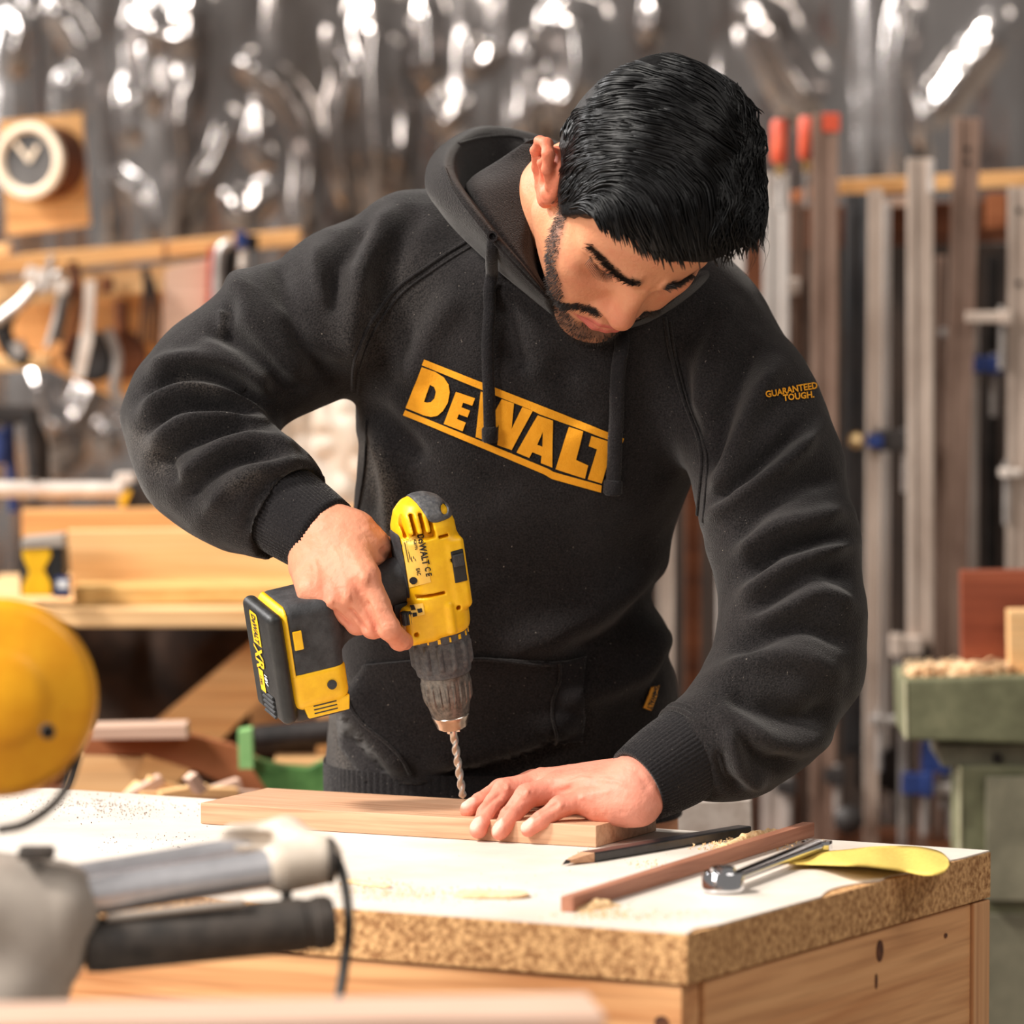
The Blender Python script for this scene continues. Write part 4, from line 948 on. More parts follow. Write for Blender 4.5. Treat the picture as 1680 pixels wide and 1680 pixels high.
# ---- beard, brows, lashes as short single hairs
hn = vnormals(hv, hq); hn_w = hn@HM.T
def short_hairs(idx, n, L0, L1, dirf, r0, seed):
    g = np.random.default_rng(seed); out = []; idx = g.choice(idx, n)
    for i in idx:
        j = rs.normal(size=3)*.0008; p = hv[i]+j*(1-0); N = hn[i]; p = p-N*(j@N); d = nrm(dirf(hv[i])+.55*N+g.normal(size=3)*.28); L = g.uniform(L0, L1)
        P = np.array([p-N*.0004, p+d*L*.5, p+d*L+np.array([0, 0, -.15*L])]); out.append((h2w(P), [r0, r0*.8, r0*.25]))
    return out
M['beard'] = plain('beard_hair', hexc(30, 22, 19), rough=.45)
bi = np.where((beard_w > .35) & (hv[:, 0] < .06) & (hv[:, 2] > -.125))[0]
sg = lambda q: np.array([np.sign(q[0])*.2, .15, -.9])
bo = strand_mesh('beard', short_hairs(bi, 5200, .0022, .0048, sg, .00022, 5), M['beard'], person); tag(bo, 'short dark beard and moustache', kind='stuff')
mi = np.where((mou_d < .0052) & (wl < .1) & (hv[:, 2] > -.0600-.010*np.clip((np.abs(hv[:, 0])-.018)/.01, 0, 1)) & (hv[:, 1] < .0985))[0]
strand_mesh('moustache', short_hairs(mi, 900, .003, .0055, lambda q: np.array([np.sign(q[0])*.9, -.1, -.55]), .0002, 8), M['beard'], person)['kind'] = 'stuff'
for s_ in (-1, 1):
    ei = np.where((brow_d < .0040-.0014*brow_t) & (hv[:, 0]*s_ > 0))[0]
    strand_mesh('eyebrow', short_hairs(ei, 420, .004, .0075, lambda q: np.array([np.sign(q[0])*.9, -.35, .25]), .00026, 6+s_), M['beard'], person)['kind'] = 'stuff'
    P = []
    for t in np.linspace(0, 1, 26):
        c = crs(LASH, 26)[int(round(t*25))]*np.array([s_, 1, 1])+np.array([0, .0006, 0])
        d = nrm(np.array([s_*(t-.4)*.9, .75, -.75])); Q = np.array([c, c+d*.0045, c+d*.0085+np.array([0, 0, .0012])]); P.append((h2w(Q), [.00034, .00026, .00008]))
    if s_ < 0: strand_mesh('eyelashes', P, M['beard'], person)['kind'] = 'stuff'
# ================================================================ cordless drill
DT = onz(760, 1313, BZ)+np.array([0, 0, .0008]); DTop = at(686, 812, 4.988)
da = nrm(DT-DTop); DLEN = np.linalg.norm(DT-DTop)
dX0 = np.array([math.cos(math.radians(20)), math.sin(math.radians(20)), .0])     # image right, a little away: the handle comes towards the viewer
dX = nrm(dX0-da*(dX0@da)); dY = np.cross(da, dX); 
if dY[1] > 0: dY = -dY
def D(x, y, z): return DTop+dX*x+dY*y+da*z
DR = np.stack([dX, dY, da], 1)
def tv(v): return (v-10-812)/501.*DLEN
M['dyellow'] = mat('drill_yellow', hexc(236, 176, 12), hexc(250, 196, 24), 60, rough=.42, spec=.45, bump=.05, bscale=400)
M['drubber'] = mat('drill_rubber', hexc(34, 34, 36), hexc(58, 58, 60), 80, rough=.7, bump=.25, bscale=500)
M['dgrey'] = mat('drill_grey', hexc(58, 59, 63), hexc(92, 91, 91), 260, rough=.6, bump=.3, bscale=300)
M['dblack'] = mat('battery_black', hexc(16, 16, 17), hexc(34, 33, 32), 70, rough=.5, bump=.15, bscale=300)
M['dchuck'] = mat('worn_chuck', hexc(78, 75, 72), hexc(140, 134, 126), 220, rough=.40, metal=.5, lo=.35, hi=.75, bump=.2, bscale=220)
M['dsteel'] = mat('chuck_steel', hexc(212, 192, 176), hexc(236, 222, 208), 60, rough=.25, metal=1.0)
M['bit'] = mat('drill_bit_steel', hexc(206, 196, 184), hexc(240, 234, 226), 60, rough=.28, metal=.9)
M['dlabel'] = mat('label_cream', hexc(238, 186, 74), hexc(246, 198, 92), 60, rough=.5)
drill = thing('cordless_drill', DT, 'yellow and black cordless drill pointed down at the board, gripped in the right hand', 'drill')
def dsdf(name, f, lo, hi, h, m, parent):
    v, q = sdf_mesh(f, lo, hi, h); W = DTop+v@DR.T
    if np.linalg.det(DR) < 0: q = q[:, ::-1]
    o = mesh_np(name, W, q, m, parent); return o, W, q
z1 = tv(1043)
PRz = [0, .004, .012, .024, .05, .085, z1-.012, z1, z1+.01]; PRx = [.010, .0155, .0215, .0250, .0262, .0262, .0262, .0252, .0252]
def rnd(p, rx, ry, z0, z1, n=2.6, k=.004):
    d = (((np.abs(p[:, 0])/rx)**n+(np.abs(p[:, 1])/ry)**n)**(1/n)-1)*np.minimum(rx, ry); return smax(smax(d, z0-p[:, 2], k), p[:, 2]-z1, k)
def rbox(p, c, h, r):
    q = np.abs(p-np.asarray(c))-(np.asarray(h)-r); return np.linalg.norm(np.maximum(q, 0), axis=1)+np.minimum(q.max(1), 0)-r
def f_body0(p): rx = np.interp(p[:, 2], PRz, PRx); return rnd(p, rx, rx*1.08, 0, z1, 2.7, .008)
def f_body(p):
    d = f_body0(p)
    d = smin(d, rbox(p, (-.020, .002, tv(1015)), (.014, .024, .016), .006), .004)                 # front housing over the trigger
    d = smin(d, rbox(p, (.0170, .0150, tv(945)), (.0085, .0130, .031), .005), .004)                # selector bump
    d = smin(d, rbox(p, (.004, .0235, tv(1012)), (.0035, .0065, .014), .003), .002)               # rib
    for k in range(4):                                                                                # cooling slots
        x0 = -.0205+.0068*k; d = smax(d, -rbox(p, (x0, .026, tv(857)-abs(k-1.5)*-.0006), (.0017, .02, .0095), .0012), .0012)
    for v, x0, w in ((875, -.0105, .0125), (969, -.009, .0115), (921, .0125, .0015), (881, .0085, .0045)):
        d = smax(d, -rbox(p, (x0, .027, tv(v)), (w, .0085, .0014 if v != 875 else .0030), .0004), .0008)
    for x0, v in ((.0120, 998), (-.0265, 1026)): d = smax(d, -d_caps(p, (x0, .02, tv(v)), (x0, .04, tv(v)), .0022, .0022), .0006)
    d = smax(d, -(d_caps(p, (.026, -.03, tv(890)), (.020, .045, tv(1040)), .0005, .0005)), .001)      # housing split line
    return d
body, bW, bQ = dsdf('body', f_body, (-.045, -.036, -.006), (.038, .042, z1+.008), .0013, M['dyellow'], drill)
DB = BVHTree.FromPolygons([Vector(v) for v in bW], [tuple(int(i) for i in q) for q in bQ])
def f_cap(p):
    d = f_body0(p)-.0014; cut = smax(-(p[:, 0]+.0035+.0*p[:, 2])*1.0+(p[:, 2]-.012)*.35, p[:, 2]-tv(858), .006)
    d2 = smax(d, cut, .003); return smax(d2, -d_caps(p, (.0145, .01, tv(843)), (.0145, .05, tv(843)), .0036, .0036), .001)
dsdf('rubber_cap', f_cap, (-.03, -.036, -.006), (.036, .04, .04), .0013, M['dgrey'], drill)
def f_rsp(p):                                                                              # rubber spine behind the label, on the palm side
    d = f_body0(p)-.0010; cut = smax(p[:, 0]+.0238, p[:, 2]-tv(975), .004); return smax(smax(d, cut, .002), tv(868)-p[:, 2], .004)
dsdf('rubber_spine', f_rsp, (-.04, -.036, .015), (.01, .04, .1), .0015, M['drubber'], drill)
# grip and foot
def gz(x): return tv(948)+(-.018-x)*.22
def f_grip(p):
    a = np.array([-.012, -.004, gz(-.012)]); b = np.array([-.108, -.002, gz(-.108)]); q = p.copy(); q[:, 1] = (p[:, 1]+.003)*1.15-.003; return d_caps(q, a, b, .0205, .0185)
dsdf('grip', f_grip, (-.14, -.04, .02), (.02, .035, .14), .0022, M['drubber'], drill)
FZ0, FZ1 = tv(936), tv(1088)
def f_foot(p):
    d = rbox(p, (-.116, -.002, (FZ0+FZ1)/2+.002), (.0245, .0345, (FZ1-FZ0)/2+.004), .010)
    return smin(d, d_caps(p, (-.08, -.002, tv(985)), (-.1, -.002, tv(990)), .02, .028), .012)
dsdf('foot', f_foot, (-.155, -.05, .03), (-.05, .05, .18), .0018, M['drubber'], drill)
def f_trim(p): return smax(f_foot(p)-.0012, -(p[:, 2]-tv(1040)-.0*p[:, 0]), .002)
tr, tW, tQ = dsdf('foot_guard', f_trim, (-.155, -.05, .09), (-.05, .05, .19), .0018, M['dyellow'], drill)
def f_trim2(p): return smax(smax(f_foot(p)-.0011, p[:, 0]+.1345, .0008), tv(930)-p[:, 2], .001)
dsdf('foot_trim', f_trim2, (-.155, -.05, .03), (-.05, .05, .19), .0016, M['dyellow'], drill)
# battery slab
def f_bat(p):
    d = rbox(p, (-.1455, -.002, tv(1026)), (.0065, .0375, .0475), .0062)
    d = smin(d, rbox(p, (-.116, -.002, tv(1098)), (.026, .030, .0125), .008), .006)
    return smax(d, -rbox(p, (-.1515, -.002, tv(1092)), (.002, .02, .0085), .001), .001)
bat, btW, btQ = dsdf('battery', f_bat, (-.165, -.05, .04), (-.08, .045, .175), .0016, M['dblack'], drill)
TB_ = BVHTree.FromPolygons([Vector(v) for v in btW], [tuple(int(i) for i in q) for q in btQ])
for k in range(5):
    b = MB(); b.tube([D(-.1515, -.016, tv(1080)+k*.0042), D(-.1515, .012, tv(1080)+k*.0042)], .0012, 6); b.build('battery_rib', M['drubber'], bat)
# battery release latch, its lines
lt = MB(); lt.prism([(-.0205, 0), (.020, 0), (.018, .0125), (-.017, .0125)], D(-.112, .0295, tv(1090)), dX, da, dY, -.004, .0018, .001); la = lt.build('release_latch', M['dyellow'], bat)
for k in range(3):
    b = MB(); b.tube([D(-.124, .0312, tv(1095)+k*.0032), D(-.104, .0312, tv(1095)+k*.0032)], .0006, 6); b.build('latch_line', M['drubber'], bat)
# screw recess on the guard, little yellow window on the foot
b = MB(); b.lathe(D(-.1065, .0345, tv(1066)), dY, [(-.002, .0040), (.0008, .0040), (.0008, .0001)], 18); b.build('screw_recess', M['drubber'], drill, True)
b = MB(); b.box(D(-.1290, .0335, tv(985)), [dX, dY, da], (.0038, .0012, .008), .0008); b.build('foot_window', M['dyellow'], drill)
# trigger and forward/reverse switch
b = MB(); b.box(D(-.030, .0, tv(1003)), [dX, dY, da], (.0085, .0115, .013), .004); b.build('trigger', M['dblack'], drill, True)
b = MB(); b.box(D(-.0315, .0215, tv(998)), [dX, dY, da], (.0048, .0035, .0058), .0018)
for k in range(3): b.box(D(-.0345+.003*k, .0252, tv(998)), [dX, dY, da], (.0007, .0007, .005))
b.build('reversing_switch', M['dblack'], drill)
# gear selector in its slot
b = MB(); b.box(D(.0172, .0278, tv(932)), [dX, dY, da], (.0056, .0012, .0138), .001); b.build('selector_slot', M['dblack'], drill)
b = MB(); b.box(D(.0172, .0290, tv(922)), [dX, dY, da], (.0048, .0020, .0052), .001); b.build('gear_selector', M['drubber'], drill)
poly_decal('selector_number', text_polys('2', 15, 741, 958, math.radians(8)), .0006, M['print'], drill, bv=BVHTree.FromPolygons([Vector(D(.0172+sx*.0056, .0293, tv(932)+sz*.0138)) for sx, sz in ((-1, -1), (1, -1), (1, 1), (-1, 1))], [(0, 1, 2, 3)]))
# rating label and writing
decal('rating_label', [[(659, 884), (690, 878), (707, 955), (672, 964)]], .0004, M['dlabel'], drill, L=8, bv=DB)
tl = text_polys('DeWALT', 15.5, 689, 902, math.radians(79), .82)+text_polys('C E', 13, 698, 938, math.radians(79), .8)+text_polys('DCD776', 5.5, 680, 893, math.radians(79), .9)
for k in range(5): tl += [[(664+2.9*k, 889-k*.5), (665+2.9*k, 889-k*.5), (671.5+2.9*k-k*.1, 922-k*.5-4*(k % 2)), (670.5+2.9*k-k*.1, 922-k*.5-4*(k % 2))]]
tl += text_polys('EAC', 8, 684, 938, math.radians(79), .8)
poly_decal('label_writing', tl, .0009, M['black_ink'], drill, bv=DB)
hd = [(679+7*math.cos(a)*.9, 952+6*math.sin(a)) for a in np.linspace(0, 2*PI, 14, endpoint=False)]
decal('label_emblem', [hd], .0009, M['black_ink'], drill, L=6, bv=DB)
decal('warning_label', [[(672, 993), (694, 989), (697, 1008), (675, 1013)]], .0005, M['dlabel'], drill, L=8, bv=DB)
decal('warning_mark', [[(673, 994), (680, 993), (682, 1001), (675, 1002)], [(684, 1000), (692, 998), (693, 1004), (686, 1006)], [(676, 1006), (683, 1005), (684, 1010), (677, 1012)]], .0010, M['black_ink'], drill, L=8, bv=DB)
# clutch collar, chuck, jaws, bit
def ribl(name, prof, ribs, amp, m, z_lo, z_hi, n=112, pw=1):
    V = []; F = []
    for z, r in prof:
        e = min(max((z-z_lo)/(.004), 0), 1)*min(max((z_hi-z)/.004, 0), 1)
        for j in range(n):
            th = 2*PI*j/n; c = max(0, math.cos(ribs*th))**pw; V.append(D((r+amp*e*c)*math.cos(th), (r+amp*e*c)*math.sin(th), z))
    for i in range(len(prof)-1):
        for j in range(n): j2 = (j+1) % n; F.append((i*n+j, i*n+j2, (i+1)*n+j2, (i+1)*n+j)[::-1])
    F.append(tuple(range(n))); F.append(tuple((len(prof)-1)*n+j for j in range(n))[::-1])
    o = mesh(name, V, F, m, drill, True); o.data.set_sharp_from_angle(angle=math.radians(35)); return o
a_, b_ = tv(1043), tv(1112)
prof = [(a_-.002, .0240), (a_+.005, .0243)]+[(z, .0235) for z in np.linspace(a_+.006, b_-.006, 12)]+[(b_-.005, .0232), (b_-.001, .0226), (b_, .021)]
cl = ribl('clutch_collar', prof, 13, .0028, M['dgrey'], a_+.006, b_-.006, 156, .6)
for k in range(9):
    th = math.radians(20+k*22); r = .0246
    b = MB(); rd = dX*math.cos(th)+dY*math.sin(th); tn = -dX*math.sin(th)+dY*math.cos(th)
    b.box(D(0, 0, a_+.0022)+rd*r, [tn, da, rd], (.0007 if k % 2 else .0012, .0020, .0004)); b.build('torque_mark', M['dyellow'], cl)
c0, c1 = b_, tv(1182)
prof = [(c0-.001, .0200), (c0+.001, .0204)]+[(c0+(c1-c0)*t, .0204-.0018*t-.0032*max(0, t-.55)/.45) for t in np.linspace(.05, .97, 14)]+[(c1, .0150)]
ribl('chuck_sleeve', prof, 20, .0013, M['dchuck'], c0+.004, c1-.01, 160, .5)
b = MB(); b.lathe(D(0, 0, c1-.001), da, [(0, .0152), (.001, .0158), (.005, .0148), (.0055, .0144), (.011, .0128), (.0115, .0112), (.0125, .0106), (.0128, .006)], 40); b.build('chuck_nose', M['dsteel'], drill, True)
for k in range(3):
    th = 2*PI*k/3+.5; rd = dX*math.cos(th)+dY*math.sin(th); b = MB(); b.box(D(0, 0, c1+.0125)+rd*.0042, [np.cross(da, rd), rd, da], (.0016, .0018, .0028), .0005); b.build('jaw', M['dsteel'], drill)
z0b, z1b = c1+.012, DLEN-.0006; V = []; F = []; n = 14; kz = 60
for i in range(kz):
    t = i/(kz-1); z = z0b+(z1b-z0b)*t; tw = 2*PI*3.1*max(0, t-.06); fl_ = min(1, max(0, (t-.06)*8)); tip_ = 1 if t < .96 else (1-t)/.04*.85+.1
    for j in range(n):
        th = 2*PI*j/n; r = .0035*tip_*(1-fl_*.42*(.5+.5*math.cos(2*th))**1.5); V.append(D(r*math.cos(th+tw), r*math.sin(th+tw), z))
for i in range(kz-1):
    for j in range(n): j2 = (j+1) % n; F.append((i*n+j, i*n+j2, (i+1)*n+j2, (i+1)*n+j)[::-1])
F.append(tuple(range(n))); F.append(tuple((kz-1)*n+j for j in range(n))[::-1]); mesh('drill_bit', V, F, M['bit'], drill, True)
# battery face strip and writing (on the face turned to the left)
def face_pt(y, z, off=.0): return D(-.1522-off, y, z)
V = [face_pt(y, z) for y, z in ((-.010, tv(948)), (.006, tv(945)), (.009, tv(1078)), (-.004, tv(1078)))]
def face_decal(name, polys, off, m):
    Vv = []; Ff = []
    for p in polys:
        n0 = len(Vv); Vv += [face_pt(y, z, off) for y, z in p]; f = list(range(n0, len(Vv)))
        nn = np.cross(np.array(Vv[f[1]])-Vv[f[0]], np.array(Vv[f[2]])-Vv[f[0]]); Ff.append(f if nn@dX < 0 else f[::-1])
    return mesh(name, Vv, Ff, m, bat)
face_decal('battery_strip', [[(-.016, tv(952)), (-.014, tv(947)), (.003, tv(947)), (.005, tv(952)), (.005, tv(1000)), (-.016, tv(1000))], [(-.016, tv(1042)), (-.003, tv(1042)), (-.003, tv(1078)), (-.016, tv(1078))]], .0004, M['dyellow'])
def face_text(name, s, size, y, z, m, sx=1.0):
    F = text_polys(s, 1, 0, 0, 0); F = [[(y-p[1]*size, z+p[0]*size*sx) for p in f] for f in F]; face_decal(name, F, .0008, m)
M['dwhite'] = plain('white_ink', hexc(230, 230, 230), rough=.6)
face_text('battery_name', 'DeWALT', .0155, -.0105, tv(974), M['black_ink'], .40)
face_text('battery_series', 'XR', .030, -.016, tv(1022), M['dyellow'], .50); face_text('battery_voltage', '18V', .011, .001, tv(1052), M['dwhite'], .55); face_text('battery_capacity', '1.5Ah', .008, -.0135, tv(1060), M['black_ink'], .45)
# ================================================================ things on the bench
M['mahog'] = wood('brown_hardwood', hexc(150, 96, 74), hexc(186, 130, 104), axis=0, scale=1.5, rough=.55)
M['mahog_red'] = wood('red_hardwood', hexc(116, 56, 38), hexc(146, 78, 54), axis=0, scale=1.0, rough=.5)
M['chrome'] = plain('chrome', hexc(226, 226, 230), rough=.1, metal=1.0)
M['paint_black'] = mat('black_lacquer', hexc(18, 18, 20), hexc(44, 44, 48), 60, rough=.3)
M['sandp'] = mat('yellow_abrasive', hexc(222, 186, 84), hexc(240, 208, 108), 300, rough=.85, bump=.3, bscale=900)
M['shaving'] = mat('wood_shaving', hexc(226, 184, 134), hexc(246, 218, 178), 120, rough=.85)
M['dustm'] = mat('sawdust', hexc(214, 166, 112), hexc(244, 212, 166), 260, rough=.95)
# reddish brown strip of wood
sA, sB = onz(941, 1497, TZ), onz(1332, 1374, TZ); sx = nrm(sB-sA); sy = np.array([-sx[1], sx[0], 0])
stp = plank('wood_strip', sA+ZA*.0002, sx, sy, np.linalg.norm(sB-sA)+.006, .0105, .0115, M['mahog'], None, .0006)
tag(stp, 'thin reddish brown strip of wood lying slantwise near the bench corner', 'wood strip')
# carpenter's pencil
pA, pB = onz(922, 1413, TZ+.004), onz(1222, 1362, TZ+.004); px = nrm(pB-pA); py = np.array([-px[1], px[0], 0]); PLn = np.linalg.norm(pB-pA)
pen = thing('carpenter_pencil', (pA+pB)/2-ZA*.004, 'flat black carpenter pencil with sharpened tip beside the pale board', 'pencil')
b = MB(); b.box(pA+px*(PLn+.034)/2+ZA*.0, [px, py, ZA], ((PLn-.034)/2, .0068, .0040), .0012); frame_obj('barrel', b.V, b.F, M['paint_black'], pen, px, py)
V = [pA+px*.034+py*a*.0066+ZA*c*.0038 for a, c in ((-1, -1), (1, -1), (1, 1), (-1, 1))]+[pA+px*.008+py*a*.0022+ZA*(c*.0013-.001) for a, c in ((-1, -1), (1, -1), (1, 1), (-1, 1))]
mesh('sharpened_wood', V, [(0, 1, 2, 3), (4, 7, 6, 5), (0, 4, 5, 1), (1, 5, 6, 2), (2, 6, 7, 3), (3, 7, 4, 0)], M['beech'], pen)
V2 = [v-px*.0001 for v in V[4:]]+[pA-ZA*.0028]
mesh('lead', V2, [(0, 1, 2, 3), (0, 4, 1), (1, 4, 2), (2, 4, 3), (3, 4, 0)], M['paint_black'], pen)
# combination spanner
wA, wB = onz(1186, 1447, TZ+.008), onz(1336, 1388, TZ+.009); wx = nrm(wB-wA); wy = nrm(np.array([-wx[1], wx[0], 0])); wz = np.cross(wx, wy)
wr = thing('ratchet_spanner', (wA+wB)/2-ZA*.0085, 'shiny chrome ratchet spanner with ring end lying across yellow sandpaper', 'spanner')
b = MB(); b.lathe(wA-ZA*.0078, ZA, [(0, .0140), (.001, .0160), (.0135, .0160), (.0155, .0148), (.0155, .0090), (.004, .0090), (.004, .001)], 36); b.build('ring_head', M['chrome'], wr, True)
b = MB(); b.lathe(wA+ZA*.0066, ZA, [(0, .0100), (.0045, .0096), (.0055, .0075), (.0055, .001)], 24); b.build('ring_boss', M['chrome'], wr, True)
L_ = np.linalg.norm(wB-wA); Pm = [wA+wx*t for t in (.012, .02, .03, L_*.75, L_*.9, L_*1.0)]
b = MB(); b.tube(Pm, [.0075, .0064, .0066, .0076, .0080, .0086], 16, flat=.68, up=ZA); b.build('shank', M['chrome'], wr, True)
pr = [(0, -.006), (.006, -.0115), (.017, -.011), (.0155, -.0045), (.0085, -.0045), (.0085, .0045), (.0155, .0045), (.017, .011), (.006, .0115), (0, .006)]
b = MB(); b.prism(pr, wB-wx*.004, wx, wy, wz, -.0036, .0036, .0008); b.build('open_jaw', M['chrome'], wr, True)
for k in range(3):
    b = MB(); b.box(wA+wx*(.045+.011*k)+ZA*.0036, [wx, wy, wz], (.003, .0022, .0004)); b.build('stamped_mark', M['paint_black'], wr)
# yellow sanding sheet: long rounded strip, buckled in the middle
def sheet():
    lo = even(np.array([(1284, 1409), (1300, 1418), (1360, 1420), (1420, 1422), (1480, 1430), (1520, 1437), (1548, 1432), (1558, 1420)]), 44); hi = even(np.array([(1284, 1407), (1312, 1401), (1380, 1396), (1440, 1390), (1500, 1390), (1538, 1397), (1553, 1407), (1558, 1418)]), 44); n, k = 44, 9; V = []; F = []
    for i in range(n):
        t = i/(n-1); arch = .0030+.0095*math.sin(PI*min(1, max(0, (t-.12)/.62)))**2
        for j in range(k):
            s = j/(k-1); q = lo[i]*(1-s)+hi[i]*s; z = arch*(1-.55*s)+.0008*math.sin(t*22+s*3)+.0006
            V.append(onz(q[0], q[1], TZ+z))
    for i in range(n-1):
        for j in range(k-1): F.append((i*k+j, (i+1)*k+j, (i+1)*k+j+1, i*k+j+1))
    o = mesh('sanding_sheet', V, F, M['sandp'], None, True); md = o.modifiers.new('thickness', 'SOLIDIFY'); md.thickness = .0009; md.offset = 1; return o
tag(sheet(), 'yellow round-ended sanding sheet buckled over the bench edge', 'sandpaper')
# long wood chip and splinter
def chip(name, u0, v0, u1, v1, w, th, label):
    a, c = onz(u0, v0, TZ), onz(u1, v1, TZ); X = nrm(c-a); Y = np.array([-X[1], X[0], 0]); L = np.linalg.norm(c-a)
    pr = [(L*t, w*math.sqrt(max(0, 1-(2*t-1)**4))*(1+.15*math.sin(9*t))) for t in np.linspace(0, 1, 14)]+[(L*t, -w*math.sqrt(max(0, 1-(2*t-1)**4))) for t in np.linspace(.95, .05, 13)]
    b = MB(); b.prism(pr, a+ZA*.0005, X, Y, ZA, 0, th, .0006); o = frame_obj(name, b.V, b.F, M['shaving'], None, X, Y); return tag(o, label, 'wood chip')
chip('wood_chip', 745, 1470, 868, 1472, .016, .0028, 'flat oval wood chip lying near the front edge of the bench')
chip('wood_splinter', 560, 1446, 640, 1458, .005, .0022, 'long thin splinter of wood beside the saw bracket')
# sawdust: crumbs scattered over the top, nobody could count them
def crumbs(name, spots, m, label, parent=None):
    V = []; F = []; g = np.random.default_rng(21)
    for u0, v0, su, sv, n, s0, s1, z in spots:
        for _ in range(n):
            u, v = g.normal(u0, su), g.normal(v0, sv)
            c = onz(u, v, z)
            q = c-A0
            if not (.004 < q@e_f < LF-.01 and .004 < q@e_s3 < LS-.004): continue
            s = g.uniform(s0, s1); R = np.linalg.qr(g.normal(size=(3, 3)))[0]; P = np.array([(1, 0, -.7), (-1, 0, -.7), (0, 1, .7), (0, -1, .7)])*s*np.array([1, g.uniform(.4, 1), g.uniform(.3, .8)]); P = P@R
            P = P+c; P[:, 2] += z-P[:, 2].min(); n0 = len(V); V += list(P); F += [(n0, n0+1, n0+2), (n0, n0+3, n0+1), (n0, n0+2, n0+3), (n0+1, n0+3, n0+2)]
    return tag(mesh(name, V, F, m, parent), label, 'sawdust', kind='stuff')
crumbs('sawdust', [(1215, 1385, 40, 7, 500, .0004, .0016, TZ), (990, 1500, 30, 5, 260, .0004, .0012, TZ), (690, 1468, 60, 6, 260, .0004, .0014, TZ), (1050, 1502, 60, 6, 160, .0003, .001, TZ), (950, 1410, 10, 3, 60, .0004, .0014, TZ), (1060, 1420, 20, 5, 60, .0003, .0012, TZ),
                    (880, 1470, 120, 30, 160, .0002, .0007, TZ), (1300, 1375, 30, 4, 60, .0003, .001, TZ), (600, 1455, 40, 6, 80, .0004, .0014, TZ)], M['dustm'], 'pale sawdust scattered over the white bench top')
crumbs('dark_sawdust', [(190, 1325, 70, 10, 420, .0002, .0009, TZ), (90, 1318, 60, 8, 200, .0002, .0008, TZ), (250, 1380, 60, 10, 90, .0002, .0008, TZ)], M['knot'], 'dark brown sawdust specks at the back left of the bench top')
# heap of fine dust along the wood strip
def heap(name, u0, v0, u1, v1, w, h, label, z=TZ, m=None, d=None):
    a, c = (onz(u0, v0, z), onz(u1, v1, z)) if d is None else (at(u0, v0, d), at(u1, v1, d)); X = nrm(c-a); Y = nrm(np.array([-X[1], X[0], 0])); L = np.linalg.norm(c-a); n, k = 40, 12; V = []; F = []
    for i in range(n):
        for j in range(k):
            t, s = i/(n-1), j/(k-1)*2-1; V.append(a+X*L*t+Y*w*s+ZA*(h*max(0, math.sin(PI*t))**.7*max(0, 1-s*s)))
    V = np.array(V); V[:, 2] += h*.45*np.maximum(0, vnoise(V*220))*(V[:, 2]-a[2] > h*.1)
    for i in range(n-1):
        for j in range(k-1): F.append((i*k+j, (i+1)*k+j, (i+1)*k+j+1, i*k+j+1))
    return tag(mesh(name, V, F, m or M['dustm'], None), label, 'sawdust', kind='stuff')
heap('sawdust_heap', 1185, 1392, 1278, 1366, .006, .0065, 'small heap of pale sawdust behind the reddish brown strip')
heap('sawdust_heap', 945, 1496, 1010, 1484, .008, .005, 'small heap of sawdust at the near end of the strip')
# ================================================================ mitre saw in the foreground (out of focus)
SD = 4.18
M['syellow'] = mat('saw_yellow', hexc(226, 150, 14), hexc(240, 170, 26), 30, rough=.4, spec=.5)
M['sgrey'] = mat('saw_grey', hexc(158, 147, 137), hexc(168, 157, 146), 40, rough=.5)
M['sbeige'] = mat('saw_casting', hexc(198, 182, 164), hexc(222, 208, 192), 40, rough=.45)
M['sblack'] = mat('saw_black', hexc(38, 34, 31), hexc(72, 64, 58), 40, rough=.55)
M['ssteel'] = mat('polished_rail', hexc(214, 212, 216), hexc(236, 234, 238), 30, rough=.2, metal=.65)
sw = thing('mitre_saw', at(120, 1680, SD)-np.array([0, 0, .12]), 'yellow and grey sliding mitre saw blurred in the left foreground', 'saw')
# yellow guard housing: shallow round drum with stepped face
gc = at(-2, 1147, SD-.01); gax = nrm(np.array([.12, -1, .02]))
b = MB(); b.lathe(gc-gax*.03, gax, [(0, .062), (.002, .067), (.018, .069), (.026, .066), (.030, .060), (.0305, .036), (.033, .033), (.036, .024), (.037, .001)], 48); b.build('blade_guard', M['syellow'], sw, True)
hp = at(78, 1200, SD-.05); b = MB(); b.lathe(hp+gax*-.006, gax, [(0, .0052), (.010, .0052), (.0105, .0040), (.006, .0036), (.006, .0001)], 20); b.build('guard_bolt_hole', M['sblack'], sw, True)
gx = nrm(np.cross(gax, ZA)); 
b = MB(); b.tube(even(np.array([at(-4, 1362, SD-.02), at(40, 1352, SD-.02), at(85, 1322, SD-.01), at(112, 1285, SD), at(128, 1235, SD+.01)]), 30), .0034, 10); b.build('guard_linkage', M['sblack'], sw, True)
# grey housing
def f_hs(p):
    d = d_caps(p, at(-20, 1500, SD), at(92, 1492, SD), .045, .030); d = smin(d, d_caps(p, at(-10, 1640, SD), at(60, 1560, SD), .055, .034), .02)
    d = smin(d, d_ell(p, at(30, 1440, SD+.01), (.045, .03, .014)), .012)
    return smax(d, at(0, 1652, SD)[2]-p[:, 2], .005)
v, q = sdf_mesh(f_hs, at(0, 1690, SD)-np.array([.10, .08, .0]), at(170, 1380, SD)+np.array([.01, .08, .01]), .004); mesh_np('housing', v, q, M['sgrey'], sw)
b = MB(); b.box(at(60, 1399, SD-.02), np.eye(3), (.0125, .012, .0042), .003); b.build('lock_knob', M['sblack'], sw, True)
